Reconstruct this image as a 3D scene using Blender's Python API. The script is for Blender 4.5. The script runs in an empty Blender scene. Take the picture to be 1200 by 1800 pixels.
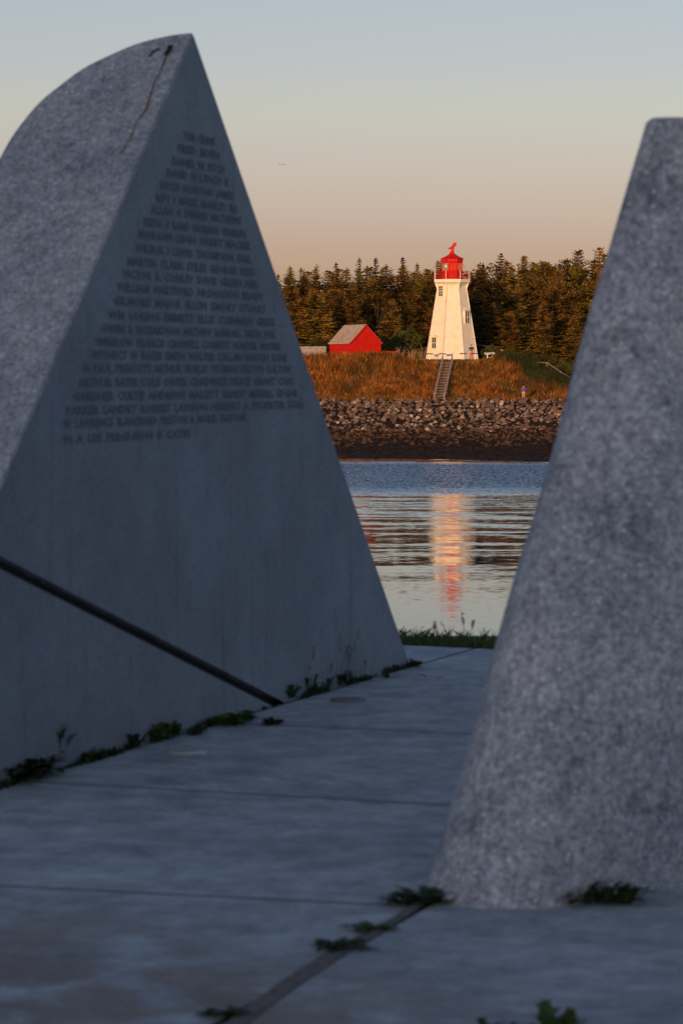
import bpy, bmesh, math, random
import numpy as np
from mathutils import Vector, Matrix, noise
R = math.radians
C = bpy.context.scene.collection
S = bpy.context.scene

# ------------------------------------------------------------ camera
FPX, HZN = 5000.0, 660.0              # focal length in pixels of the 1200x1800 photo, horizon row
PITCH = math.atan((900 - HZN) / FPX)
CAMZ = 1.5
cam = bpy.data.cameras.new('camera')
camo = bpy.data.objects.new('camera', cam); C.objects.link(camo)
cam.sensor_fit = 'VERTICAL'; cam.sensor_height = 36; cam.lens = FPX / 1800 * 36
cam.clip_start = 0.1; cam.clip_end = 8000
camo.location = (0, 0, CAMZ); camo.rotation_euler = (R(90) - PITCH, 0, 0)
cam.dof.use_dof = True; cam.dof.focus_distance = 331; cam.dof.aperture_fstop = 7.5
S.camera = camo
W = -5.2                              # water level; the paving is z = 0

# ------------------------------------------------------------ light
SUN_EL, SUN_AZ = R(5), R(18)          # sun behind the camera, 18 degrees to the left
world = bpy.data.worlds.new('World'); S.world = world; world.use_nodes = True
nt = world.node_tree; bg = nt.nodes['Background']
sky = nt.nodes.new('ShaderNodeTexSky'); sky.sky_type = 'NISHITA'; sky.sun_disc = False
sky.sun_elevation = SUN_EL; sky.sun_rotation = R(180) + SUN_AZ
sky.air_density = 1; sky.dust_density = 1; sky.ozone_density = 1
tc = nt.nodes.new('ShaderNodeTexCoord'); sep = nt.nodes.new('ShaderNodeSeparateXYZ')
nt.links.new(tc.outputs['Generated'], sep.inputs[0])
rmp = nt.nodes.new('ShaderNodeValToRGB'); cr = rmp.color_ramp
stops = [(0.0, (.56, .50, .90)), (.045, (.62, .52, .98)), (.09, (.71, .64, .90)), (.13, (.68, .63, .88)), (.22, (.61, .67, 1.02)), (.45, (.58, .66, .94)), (1.0, (.58, .66, .94))]
cr.elements[0].position = 0; cr.elements[0].color = (*stops[0][1], 1)
cr.elements[1].position = 1; cr.elements[1].color = (*stops[-1][1], 1)
for p, c in stops[1:-1]:
    e = cr.elements.new(p); e.color = (*c, 1)
nt.links.new(sep.outputs[2], rmp.inputs[0])
mx = nt.nodes.new('ShaderNodeMix'); mx.data_type = 'RGBA'; mx.blend_type = 'MULTIPLY'; mx.inputs[0].default_value = 1
wst = nt.nodes.new('ShaderNodeMapRange'); wst.interpolation_type = 'SMOOTHSTEP'     # the glow of the western sky behind the camera
for i, q in enumerate((.15, -.75, 0, 1)): wst.inputs[i + 1].default_value = q
nt.links.new(sep.outputs[1], wst.inputs[0])
wm = nt.nodes.new('ShaderNodeMix'); wm.data_type = 'RGBA'; wm.inputs[7].default_value = (1.02, 1.12, 1.50, 1)
nt.links.new(wst.outputs[0], wm.inputs[0]); nt.links.new(rmp.outputs[0], wm.inputs[6])
nt.links.new(sky.outputs[0], mx.inputs[6]); nt.links.new(wm.outputs[2], mx.inputs[7])
sc2 = nt.nodes.new('ShaderNodeVectorMath'); sc2.operation = 'SCALE'; sc2.inputs['Scale'].default_value = 1.82
nt.links.new(mx.outputs[2], sc2.inputs[0]); nt.links.new(sc2.outputs[0], bg.inputs[0])
bg.inputs[1].default_value = 0.12
sl = bpy.data.lights.new('sun', 'SUN'); sl.energy = 4.2; sl.angle = R(.6); sl.color = (1, .48, .165)
so = bpy.data.objects.new('sun', sl); C.objects.link(so)
sd = Vector((-math.sin(SUN_AZ) * math.cos(SUN_EL), -math.cos(SUN_AZ) * math.cos(SUN_EL), math.sin(SUN_EL)))
so.rotation_euler = sd.to_track_quat('Z', 'Y').to_euler(); so.location = sd * 50
S.view_settings.view_transform = 'Standard'; S.view_settings.look = 'None'
S.view_settings.exposure = 0; S.view_settings.gamma = 1
S.cycles.max_bounces = 6; S.cycles.use_denoising = True

# ------------------------------------------------------------ helpers
def ray(px, py):
    u = (px - 600) / FPX; v = (900 - py) / FPX
    return Vector((u, math.cos(PITCH) + v * math.sin(PITCH), -math.sin(PITCH) + v * math.cos(PITCH)))
CAM = Vector((0, 0, CAMZ))
def at(px, py, Y):
    d = ray(px, py); return CAM + d * (Y / d.y)
def gnd(px, py, z=0.0):
    d = ray(px, py); return CAM + d * ((z - CAMZ) / d.z)

def mat(name, build=None, color=(.5, .5, .5), rough=.8, **kw):
    m = bpy.data.materials.new(name); m.use_nodes = True
    n = m.node_tree.nodes; b = n['Principled BSDF']
    b.inputs['Base Color'].default_value = (*color, 1); b.inputs['Roughness'].default_value = rough; b.inputs['Specular IOR Level'].default_value = .12
    for k, v in kw.items(): b.inputs[k.replace('_', ' ')].default_value = v
    if build: build(m.node_tree, b)
    return m
def nd(t, typ, **kw):
    n = t.nodes.new(typ)
    for k, v in kw.items(): setattr(n, k, v)
    return n
def noise_ramp(t, coord, scale, stops, detail=4, rough=.6, dist=0, mapping=None):
    src = coord
    if mapping:
        mp = nd(t, 'ShaderNodeMapping'); mp.inputs['Scale'].default_value = mapping; t.links.new(src, mp.inputs[0]); src = mp.outputs[0]
    nz = nd(t, 'ShaderNodeTexNoise'); nz.inputs['Scale'].default_value = scale; nz.inputs['Detail'].default_value = detail
    nz.inputs['Roughness'].default_value = rough; nz.inputs['Distortion'].default_value = dist
    t.links.new(src, nz.inputs['Vector'])
    r = nd(t, 'ShaderNodeValToRGB'); r.color_ramp.elements[0].position = stops[0][0]; r.color_ramp.elements[0].color = (*stops[0][1], 1)
    r.color_ramp.elements[1].position = stops[-1][0]; r.color_ramp.elements[1].color = (*stops[-1][1], 1)
    for p, c in stops[1:-1]:
        e = r.color_ramp.elements.new(p); e.color = (*c, 1)
    t.links.new(nz.outputs['Fac'], r.inputs[0]); return nz, r
def mixc(t, mode, fac, a, b):
    m = nd(t, 'ShaderNodeMix', data_type='RGBA', blend_type=mode)
    if isinstance(fac, (int, float)): m.inputs[0].default_value = fac
    else: t.links.new(fac, m.inputs[0])
    for i, v in ((6, a), (7, b)):
        if isinstance(v, tuple): m.inputs[i].default_value = (*v, 1)
        else: t.links.new(v, m.inputs[i])
    return m.outputs[2]
def bump(t, b, h, strength, dist):
    bp = nd(t, 'ShaderNodeBump'); bp.inputs['Strength'].default_value = strength; bp.inputs['Distance'].default_value = dist
    t.links.new(h, bp.inputs['Height']); t.links.new(bp.outputs[0], b.inputs['Normal'])
def geo(t): return nd(t, 'ShaderNodeNewGeometry').outputs['Position']
def objc(t): return nd(t, 'ShaderNodeTexCoord').outputs['Object']

def two_tone(c1, c2, scale, rough=.85, bmp=0, detail=4, lo=.35, hi=.65, rnd=0.0):
    def f(t, b):
        nz, r = noise_ramp(t, objc(t), scale, [(lo, c1), (hi, c2)], detail)
        out = r.outputs[0]
        if rnd:
            oi = nd(t, 'ShaderNodeObjectInfo'); mr = nd(t, 'ShaderNodeMapRange')
            mr.inputs[3].default_value = 1 - rnd; mr.inputs[4].default_value = 1 + rnd
            t.links.new(oi.outputs['Random'], mr.inputs[0])
            hs = nd(t, 'ShaderNodeHueSaturation'); t.links.new(mr.outputs[0], hs.inputs['Value']); t.links.new(out, hs.inputs['Color'])
            h2 = nd(t, 'ShaderNodeMapRange'); h2.inputs[3].default_value = .5 - rnd * .06; h2.inputs[4].default_value = .5 + rnd * .05
            m7 = nd(t, 'ShaderNodeMath', operation='MULTIPLY'); m7.inputs[1].default_value = 7.31
            fr = nd(t, 'ShaderNodeMath', operation='FRACT'); t.links.new(oi.outputs['Random'], m7.inputs[0]); t.links.new(m7.outputs[0], fr.inputs[0])
            t.links.new(fr.outputs[0], h2.inputs[0]); t.links.new(h2.outputs[0], hs.inputs['Hue'])
            out = hs.outputs[0]
        t.links.new(out, b.inputs['Base Color'])
        b.inputs['Roughness'].default_value = rough
        if bmp: bump(t, b, nz.outputs['Fac'], .6, bmp)
    return f

def mesh_obj(name, verts, faces, m=None, parent=None, smooth=False):
    me = bpy.data.meshes.new(name); me.from_pydata([tuple(v) for v in verts], [], faces); me.update()
    if m: me.materials.append(m)
    if smooth: me.polygons.foreach_set('use_smooth', [True] * len(me.polygons))
    o = bpy.data.objects.new(name, me); C.objects.link(o)
    if parent: o.parent = parent
    return o
def bm_obj(name, bm, m=None, parent=None, smooth=False, normals=True):
    if normals: bmesh.ops.recalc_face_normals(bm, faces=bm.faces)
    me = bpy.data.meshes.new(name); bm.to_mesh(me); bm.free()
    if m: me.materials.append(m)
    if smooth: me.polygons.foreach_set('use_smooth', [True] * len(me.polygons))
    o = bpy.data.objects.new(name, me); C.objects.link(o)
    if parent: o.parent = parent
    return o
def tag(o, label, cat, group=None, kind=None):
    if label: o['label'] = label
    if cat: o['category'] = cat
    if group: o['group'] = group
    if kind: o['kind'] = kind
    return o
def thing(name, label, cat, loc=(0, 0, 0), rz=0, group=None):
    o = bpy.data.objects.new(name, None); C.objects.link(o); o.location = loc; o.rotation_euler = (0, 0, rz)
    o.empty_display_size = .1
    return tag(o, label, cat, group)
def box(bm, c, s, M=None, bev=0):
    r = bmesh.ops.create_cube(bm, size=1)
    for v in r['verts']:
        v.co = Vector((v.co.x * s[0] + c[0], v.co.y * s[1] + c[1], v.co.z * s[2] + c[2]))
        if M: v.co = M @ v.co
    if bev:
        es = list({e for v in r['verts'] for e in v.link_edges})
        bmesh.ops.bevel(bm, geom=es, offset=bev, segments=1, affect='EDGES')
def tube(bm, pts, rad, n=8, cap=True):
    pts = [Vector(p) for p in pts]; rads = rad if isinstance(rad, (list, tuple)) else [rad] * len(pts)
    rings = []
    for i, p in enumerate(pts):
        d = (pts[min(i + 1, len(pts) - 1)] - pts[max(i - 1, 0)]).normalized()
        a = d.orthogonal().normalized() if i == 0 else (a - d * a.dot(d)).normalized()
        b2 = d.cross(a)
        rings.append([bm.verts.new(p + (a * math.cos(2 * math.pi * k / n) + b2 * math.sin(2 * math.pi * k / n)) * rads[i]) for k in range(n)])
    for r0, r1 in zip(rings, rings[1:]):
        for k in range(n): bm.faces.new((r0[k], r0[(k + 1) % n], r1[(k + 1) % n], r1[k]))
    if cap:
        bm.faces.new(rings[0][::-1]); bm.faces.new(rings[-1])
def new(): return bmesh.new()
def dup(root, loc=None, rz=None, label=None, group=None, scale=None):
    r = root.copy(); C.objects.link(r)
    if loc is not None: r.location = loc
    if rz is not None: r.rotation_euler = (0, 0, rz)
    if scale is not None: r.scale = scale
    if label: r['label'] = label
    if group: r['group'] = group
    for ch in root.children:
        c = ch.copy(); C.objects.link(c); c.parent = r
        for g in ch.children:
            d = g.copy(); C.objects.link(d); d.parent = c
    return r
def fbm(x, y, s, z=0.0, oct=4):
    return noise.fractal(Vector((x * s, y * s, z)), 1.0, 2.0, oct)
def smooth(a, b, x):
    t = min(1, max(0, (x - a) / (b - a))); return t * t * (3 - 2 * t)
def interp(x, tab):
    if x <= tab[0][0]: return tab[0][1]
    for (x0, v0), (x1, v1) in zip(tab, tab[1:]):
        if x <= x1:
            t = (x - x0) / (x1 - x0); return v0 + (v1 - v0) * t
    return tab[-1][1]
ORD = ['leftmost', 'second', 'third', 'fourth', 'fifth', 'sixth', 'seventh', 'eighth', 'ninth', 'tenth', 'eleventh', 'twelfth', 'thirteenth', 'fourteenth',
       'fifteenth', 'sixteenth', 'seventeenth', 'eighteenth', 'nineteenth', 'twentieth']
TENS = {20: 'twenty', 30: 'thirty', 40: 'forty', 50: 'fifty', 60: 'sixty', 70: 'seventy', 80: 'eighty'}
def ordw(i):
    if i < 20: return ORD[i]
    n = i + 1; t, u = n // 10 * 10, n % 10
    if u == 0: return {30: 'thirtieth', 40: 'fortieth', 50: 'fiftieth', 60: 'sixtieth', 70: 'seventieth'}.get(t, 'last')
    return TENS.get(t, 'ninety') + '-' + ['', 'first', 'second', 'third', 'fourth', 'fifth', 'sixth', 'seventh', 'eighth', 'ninth'][u]

# ------------------------------------------------------------ materials of the setting
def water_mat():
    def f(t, b):
        b.inputs['Base Color'].default_value = (.012, .03, .045, 1); b.inputs['Roughness'].default_value = .03; b.inputs['IOR'].default_value = 1.33; b.inputs['Specular IOR Level'].default_value = .5
        P = geo(t)
        sp = nd(t, 'ShaderNodeSeparateXYZ'); t.links.new(P, sp.inputs[0])
        def nz(scale, sx, sy, det=2, off=0, ro=.5):
            mp = nd(t, 'ShaderNodeMapping'); mp.inputs['Scale'].default_value = (sx, sy, 1); mp.inputs['Location'].default_value = (off, off * 1.7, 0)
            t.links.new(P, mp.inputs[0])
            n = nd(t, 'ShaderNodeTexNoise'); n.inputs['Scale'].default_value = scale; n.inputs['Detail'].default_value = det; n.inputs['Roughness'].default_value = ro
            t.links.new(mp.outputs[0], n.inputs['Vector'])
            s = nd(t, 'ShaderNodeVectorMath', operation='SUBTRACT'); s.inputs[1].default_value = (.5, .5, .5); t.links.new(n.outputs['Color'], s.inputs[0])
            return s.outputs[0], n.outputs['Fac']
        def mul(v, k):
            s = nd(t, 'ShaderNodeVectorMath', operation='MULTIPLY'); t.links.new(v, s.inputs[0])
            if isinstance(k, tuple): s.inputs[1].default_value = k
            else: t.links.new(k, s.inputs[1])
            return s.outputs[0]
        def add(a, c):
            s = nd(t, 'ShaderNodeVectorMath', operation='ADD'); t.links.new(a, s.inputs[0])
            if isinstance(c, tuple): s.inputs[1].default_value = c
            else: t.links.new(c, s.inputs[1])
            return s.outputs[0]
        def mrange(v, a, b_, c=0., d=1.):
            m = nd(t, 'ShaderNodeMapRange', interpolation_type='SMOOTHSTEP'); t.links.new(v, m.inputs[0])
            for i, q in enumerate((a, b_, c, d)): m.inputs[i + 1].default_value = q
            return m.outputs[0]
        def mth(op, a, c):
            m = nd(t, 'ShaderNodeMath', operation=op)
            for i, q in enumerate((a, c)):
                if isinstance(q, (int, float)): m.inputs[i].default_value = q
                else: t.links.new(q, m.inputs[i])
            return m.outputs[0]
        swell, _ = nz(1, .15, .38, 4)
        mid, _ = nz(1, .5, 1.6, 3, 13)
        rip, _ = nz(1, 2.6, 9.0, 3, 31)
        _, edge = nz(1, .12, .10, 5, 7, .65)
        yw = mth('ADD', sp.outputs[1], mth('MULTIPLY', mth('SUBTRACT', edge, .5), 26.0))
        calm_far = mrange(yw, 92, 122)                     # 0 in the smooth patch close in
        ruff = mth('MULTIPLY', mrange(yw, 156, 178), mrange(yw, 224, 213))
        swf = nd(t, 'ShaderNodeCombineXYZ'); swa = mth('ADD', mth('MULTIPLY', mrange(yw, 82, 124), .10), .008); t.links.new(mth('MULTIPLY', swa, .2), swf.inputs[0]); t.links.new(swa, swf.inputs[1])
        v = mul(swell, swf.outputs[0])
        one = nd(t, 'ShaderNodeCombineXYZ'); 
        for i in range(3): t.links.new(mth('ADD', mth('MULTIPLY', calm_far, .8), .25), one.inputs[i])
        m2 = mul(mul(mid, (.03, .055, 0)), one.outputs[0])
        v = add(v, m2)
        far = mrange(yw, 92, 165)
        fx_ = nd(t, 'ShaderNodeCombineXYZ'); fq = mth('ADD', mth('MULTIPLY', far, .085), .045)
        t.links.new(mth('MULTIPLY', fq, 1.2), fx_.inputs[0]); t.links.new(fq, fx_.inputs[1])
        v = add(v, mul(rip, fx_.outputs[0]))
        bq = nd(t, 'ShaderNodeCombineXYZ'); t.links.new(mth('MULTIPLY', mth('ADD', mth('MULTIPLY', far, .019), .0040), -1.0), bq.inputs[1]); v = add(v, bq.outputs[0])
        patch, _ = nz(1, 4.5, .9, 3, 51)
        rr = nd(t, 'ShaderNodeCombineXYZ')
        for i in range(3): t.links.new(ruff, rr.inputs[i])
        v = add(v, mul(add(add(mul(rip, (.5, 1.0, 0)), mul(patch, (.2, .8, 0))), (0, -.15, 0)), rr.outputs[0]))
        v = add(v, (0, 0, 1))
        nm = nd(t, 'ShaderNodeVectorMath', operation='NORMALIZE'); t.links.new(v, nm.inputs[0])
        t.links.new(nm.outputs[0], b.inputs['Normal'])
    return mat('water', f)
M_water = water_mat()

def stone_build(c_dark, c_light, stain):
    def f(t, b):
        P = objc(t)
        n1, r1 = noise_ramp(t, P, 55, [(.34, c_dark), (.66, c_light)], 5, .8)
        n2, r2 = noise_ramp(t, P, 2.2, [(.3, (.78, .80, .84)), (.7, (1.12, 1.1, 1.08))], 5, .6)
        c = mixc(t, 'MULTIPLY', 1, r1.outputs[0], r2.outputs[0])
        n9, r9 = noise_ramp(t, P, 19, [(.35, (.80, .80, .82)), (.65, (1.16, 1.16, 1.15))], 4, .7)
        c = mixc(t, 'MULTIPLY', 1, c, r9.outputs[0])
        n3, r3 = noise_ramp(t, P, 2.6, [(.53, (1, 1, 1)), (.64, stain)], 8, .75)
        c = mixc(t, 'MULTIPLY', 1, c, r3.outputs[0])
        vo = nd(t, 'ShaderNodeTexVoronoi'); vo.inputs['Scale'].default_value = 42; t.links.new(P, vo.inputs['Vector'])
        rr = nd(t, 'ShaderNodeValToRGB'); rr.color_ramp.elements[0].position = .10; rr.color_ramp.elements[0].color = (1, 1, 1, 1)
        rr.color_ramp.elements[1].position = .22; rr.color_ramp.elements[1].color = (0, 0, 0, 1); t.links.new(vo.outputs['Distance'], rr.inputs[0])
        gate = nd(t, 'ShaderNodeMath', operation='GREATER_THAN'); gate.inputs[1].default_value = .72
        sp = nd(t, 'ShaderNodeSeparateColor'); t.links.new(vo.outputs['Color'], sp.inputs[0]); t.links.new(sp.outputs[0], gate.inputs[0])
        mm = nd(t, 'ShaderNodeMath', operation='MULTIPLY'); t.links.new(rr.outputs[0], mm.inputs[0]); t.links.new(gate.outputs[0], mm.inputs[1])
        mm2 = nd(t, 'ShaderNodeMath', operation='MULTIPLY'); t.links.new(mm.outputs[0], mm2.inputs[0]); mm2.inputs[1].default_value = .6
        c = mixc(t, 'MIX', mm2.outputs[0], c, tuple(min(1, x * 2.0) for x in c_light))
        n4, r4 = noise_ramp(t, P, 6, [(.30, (.80, .80, .82)), (.55, (1.03, 1.03, 1.03))], 5, .65, mapping=(3.0, 3.0, .35))
        c = mixc(t, 'MULTIPLY', .7, c, r4.outputs[0])
        t.links.new(c, b.inputs['Base Color']); b.inputs['Roughness'].default_value = .75
        bump(t, b, n1.outputs['Fac'], .5, .004)
    return f
M_stone = mat('grey_granite', stone_build((.15, .155, .165), (.47, .475, .49), (.66, .68, .72)))
M_stone2 = mat('grey_granite_weathered', stone_build((.15, .155, .17), (.56, .565, .59), (.42, .43, .48)))
def honed(t, b):
    P = objc(t)
    n1, r1 = noise_ramp(t, P, 60, [(.3, (.165, .18, .20)), (.7, (.30, .32, .345))], 5, .8)
    n2, r2 = noise_ramp(t, P, 1.7, [(.3, (.76, .77, .80)), (.7, (1.16, 1.15, 1.13))], 7, .7)
    c = mixc(t, 'MULTIPLY', 1, r1.outputs[0], r2.outputs[0])
    n4, r4 = noise_ramp(t, P, 5, [(.28, (.72, .72, .76)), (.42, (1, 1, 1))], 4, .6, mapping=(3.0, 3.0, .22))
    c = mixc(t, 'MULTIPLY', .8, c, r4.outputs[0])
    t.links.new(c, b.inputs['Base Color']); b.inputs['Roughness'].default_value = .6
    bump(t, b, n1.outputs['Fac'], .3, .002)
M_honed = mat('honed_granite', honed)
M_ink = mat('engraving', color=(.150, .160, .178), rough=.9)
M_rust = mat('rust', two_tone((.10, .045, .02), (.20, .12, .06), 30))
M_groove = mat('joint_shadow_stone', color=(.05, .05, .055), rough=.9)

def paving_build(t, b):
    P = geo(t)
    n1, r1 = noise_ramp(t, P, 5, [(.25, (.20, .21, .215)), (.75, (.50, .51, .50))], 8, .72, .4)
    n2, r2 = noise_ramp(t, P, 1.6, [(.3, (.78, .78, .79)), (.5, (.98, .98, .98)), (.7, (1.2, 1.19, 1.17))], 9, .72, .9)
    c = mixc(t, 'MULTIPLY', 1, r1.outputs[0], r2.outputs[0])
    n8, r8 = noise_ramp(t, P, 14, [(.35, (.84, .84, .84)), (.6, (1.08, 1.08, 1.08))], 7, .75)
    c = mixc(t, 'MULTIPLY', 1, c, r8.outputs[0])
    n3, r3 = noise_ramp(t, P, 90, [(.3, (.75, .75, .75)), (.7, (1.15, 1.15, 1.15))], 3, .6)
    c = mixc(t, 'MULTIPLY', .8, c, r3.outputs[0])
    # sandy dirt gathered on the near left slab
    sp = nd(t, 'ShaderNodeSeparateXYZ'); t.links.new(P, sp.inputs[0])
    a = nd(t, 'ShaderNodeMath', operation='MULTIPLY_ADD'); t.links.new(sp.outputs[0], a.inputs[0]); a.inputs[1].default_value = 1.1
    a.inputs[2].default_value = 0
    d = nd(t, 'ShaderNodeMath', operation='ADD'); t.links.new(sp.outputs[1], d.inputs[0]); t.links.new(a.outputs[0], d.inputs[1])
    mr = nd(t, 'ShaderNodeMapRange'); t.links.new(d.outputs[0], mr.inputs[0])
    for i, q in enumerate((7.7, 6.4, 0, 1)): mr.inputs[i + 1].default_value = q
    n4, r4 = noise_ramp(t, P, 3.2, [(.40, (0, 0, 0)), (.54, (1, 1, 1))], 8, .7, .5)
    m = nd(t, 'ShaderNodeMath', operation='MULTIPLY'); t.links.new(r4.outputs[0], m.inputs[0]); t.links.new(mr.outputs[0], m.inputs[1])
    m2 = nd(t, 'ShaderNodeMath', operation='MULTIPLY'); t.links.new(m.outputs[0], m2.inputs[0]); m2.inputs[1].default_value = .7
    c = mixc(t, 'MIX', m2.outputs[0], c, (.22, .145, .10))
    t.links.new(c, b.inputs['Base Color']); b.inputs['Roughness'].default_value = .8
    bump(t, b, n1.outputs['Fac'], .4, .012)
M_pave = mat('concrete_paving', paving_build)
M_sand = mat('joint_sand', two_tone((.11, .085, .07), (.20, .16, .14), 40, bmp=.004))
M_soil = mat('mainland_soil', two_tone((.035, .04, .02), (.09, .08, .05), 3))
def attr_mat(name, attr='col', scale=3.0, rough=.9, bmp=.05):
    def f(t, b):
        a = nd(t, 'ShaderNodeAttribute', attribute_name=attr)
        n1, r1 = noise_ramp(t, geo(t), scale, [(.3, (.6, .6, .6)), (.7, (1.35, 1.35, 1.35))], 6, .7)
        c = mixc(t, 'MULTIPLY', 1, a.outputs['Color'], r1.outputs[0])
        t.links.new(c, b.inputs['Base Color']); b.inputs['Roughness'].default_value = rough
        bump(t, b, n1.outputs['Fac'], .6, bmp)
    return mat(name, f)
M_island = attr_mat('island_soil', scale=2.0)
def set_col(me, cols):
    ca = me.color_attributes.new('col', 'FLOAT_COLOR', 'POINT')
    arr = np.ones((len(me.vertices), 4), dtype=np.float32); arr[:, :3] = np.array(cols, dtype=np.float32)
    ca.data.foreach_set('color', arr.ravel())

# ------------------------------------------------------------ mainland, paving
def grid_sheet(name, xs, ys, hf, m, colf=None):
    nx, ny = len(xs), len(ys); vs, cols = [], []
    for y in ys:
        for x in xs:
            z = hf(x, y); vs.append((x, y, z))
            if colf: cols.append(colf(x, y, z))
    fs = [(j * nx + i, j * nx + i + 1, (j + 1) * nx + i + 1, (j + 1) * nx + i) for j in range(ny - 1) for i in range(nx - 1)]
    o = mesh_obj(name, vs, fs, m, smooth=True)
    if colf: set_col(o.data, cols)
    return o
def main_h(x, y):
    z = -.05
    if y < -12: z += 18.5 * smooth(-30, -130, y) + .4 * fbm(x, y, .05)  # unseen rise behind the camera, shaped to keep the low sun off the foreground
    if y > 16.9: z -= (y - 16.9) * .55
    return max(z, -9)
xs = [-900, -400, -250, -150, -100, -60, -30] + [-20 + i * 2 for i in range(21)] + [30, 60, 100, 150, 250, 400, 700]
ys = [-500, -250, -180, -150, -140, -130, -120, -110, -100, -90, -80, -70, -65, -60, -55, -50, -45, -40, -35, -30, -25, -20, -16, -12, -6, 0, 5, 10, 15, 16.4, 16.9, 17.5, 18, 20, 24, 28, 34]
tag(grid_sheet('ground', xs, ys, main_h, M_soil), None, None, kind='structure')

def line_plane(p1, p2):
    a, b = gnd(*p1), gnd(*p2); d = (b - a).normalized()
    return a, Vector((d.y, -d.x, 0))
bm = new()
e1, e2 = gnd(712, 1134), gnd(868, 1141); ed = (e2 - e1) / (e2 - e1).x
pv = [bm.verts.new(p) for p in (Vector((-8, 3, 0)), Vector((8, 3, 0)), Vector((8, (e1 + ed * (8 - e1.x)).y, 0)), Vector((-8, (e1 + ed * (-8 - e1.x)).y, 0)))]
bm.faces.new(pv)
joints = [((500, 1275), (820, 1290)), ((130, 1378), (780, 1415)), ((0, 1557), (700, 1592)), ((490, 1240), (840, 1138))]
def side(p, l): co, no = line_plane(*l); return (p - co).dot(no)
J5 = ((400, 1790), (725, 1605))
def cut(l, test=lambda c: True):
    fs = [f for f in bm.faces if test(f.calc_center_median())]
    geom = fs + list({e for f in fs for e in f.edges}) + list({v for f in fs for v in f.verts})
    co, no = line_plane(*l); bmesh.ops.bisect_plane(bm, geom=geom, plane_co=co, plane_no=no)
far2 = lambda c: (side(c, joints[1]) > 0) == (side(gnd(600, 1300), joints[1]) > 0)
leftJ5 = lambda c: (side(c, J5) > 0) == (side(gnd(200, 1650), J5) > 0)
cut(joints[1]); cut(J5, lambda c: not far2(c)); cut(joints[2], lambda c: not far2(c) and leftJ5(c)); cut(joints[0], far2); cut(joints[3])
bmesh.ops.inset_individual(bm, faces=bm.faces[:], thickness=.014, depth=0)
ins = [f for f in bm.faces]
inner = [f for f in bm.faces if f.calc_area() > .25]
keep = set()
for f in inner:
    for v in f.verts: keep.add(v)
for v in bm.verts:
    if v not in keep: v.co.z = -.035
for f in bm.faces: f.material_index = 0 if all(v in keep for v in f.verts) else 1
pvo = bm_obj('paving', bm, M_pave); pvo.data.materials.append(mat('joint_dirt', two_tone((.035, .035, .032), (.07, .065, .06), 12)))
tag(pvo, None, None, kind='structure')
# wide sandy joint running to the foot of the right stone
jl = [gnd(x, y, .004) for x, y in ((380, 1812), (432, 1770), (500, 1720), (575, 1672), (640, 1638), (690, 1612), (712, 1596))]
jr = [gnd(x, y, .004) for x, y in ((418, 1812), (462, 1776), (530, 1727), (604, 1678), (664, 1643), (712, 1613), (735, 1597))]
tag(mesh_obj('paving_joint', jl + jr, [(i, i + 7, i + 8, i + 1) for i in range(6)], M_sand), None, None, kind='structure')

# water: one sheet to the horizon
wv = [(-4000, 14, W), (4000, 14, W), (4000, 7000, W), (-4000, 7000, W)]
tag(mesh_obj('water', wv, [(0, 1, 2, 3)], M_water), None, None, kind='structure')

# ------------------------------------------------------------ island terrain
CREST = [(-60, 8.0), (-12, 8.1), (-3.6, 8.35), (0, 8.5), (4.8, 8.65), (8.0, 8.0), (12.1, 7.75), (14.8, 7.9), (16.6, 8.6), (18.2, 8.65), (19.6, 8.35), (21.8, 7.3), (24.2, 6.1), (28, 5.0), (60, 4.8)]
def crest(x): return sum(interp(x + d, CREST) for d in (-.9, -.3, .3, .9)) / 4
def back_h(x): return interp(x, [(-60, 8.3), (17, 8.4), (22, 7.6), (26, 6.4), (32, 5.6), (60, 5.2)])
def shore(x): return 231 - .55 * max(-40, min(60, x)) + 1.0 * math.sin(x * .22)
def isl(x, y):
    """height above the water"""
    ys_ = shore(x)
    n = fbm(x, y, .25) ; n2 = fbm(x, y, .9, 3.3)
    if y < ys_: z = max(-3, -(ys_ - y) * .05)
    elif y < 280: z = .05 + .45 * ((y - ys_) / (280 - ys_)) + (.10 * n + .10 * n2) * smooth(ys_, ys_ + 14, y)
    elif y < 288: z = .5 + 3.5 * ((y - 280) / 8) + .10 * n2
    elif y < 291: z = 4.0 + .1 * (y - 288) / 3 + .04 * n2
    elif y < 303: z = 4.1 + (crest(x) - 4.1) * (smooth(291, 303, y) * .55 + .45 * (y - 291) / 12) + .12 * n2 + .12 * n
    else:
        k = smooth(303, 312, y); z = crest(x) * (1 - k) + back_h(x) * k + .05 * n2 * (1 - k)
        z += 4.2 * smooth(345, 430, y)
    if y > 600: z -= (y - 600) * .2
    ax = abs(x)
    if ax > 230: z -= (ax - 230) * .3
    return max(z, -4)
def isl_z(x, y): return isl(x, y) + W
def isl_col(x, y, z):
    h = z - W
    if h < 0.25: return (.010, .007, .005)
    n = fbm(x, y, .35, 9.1); m = fbm(x, y, 1.3, 2.2)
    if y < 279.5: return (.010, .007, .005) if m < .3 else (.03, .02, .012)
    if y < 288.3: return (.018, .014, .012)
    g = smooth(17.5, 20.5, x + 1.5 * n) * smooth(296, 301, y)
    br = Vector((.13, .062, .018)).lerp(Vector((.085, .06, .016)), max(0, min(1, .5 + n)))
    return tuple(br.lerp(Vector((.035, .055, .015)), g * .9)) if y < 312 else tuple(Vector((.06, .055, .018)).lerp(Vector((.035, .05, .014)), g))
fx = [-14 + .45 * i for i in range(132)]
xs = [-300, -230, -160, -110, -80, -60, -45, -34, -26, -19] + fx + [50, 55, 62, 72, 90, 120, 170, 230, 300]
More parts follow.
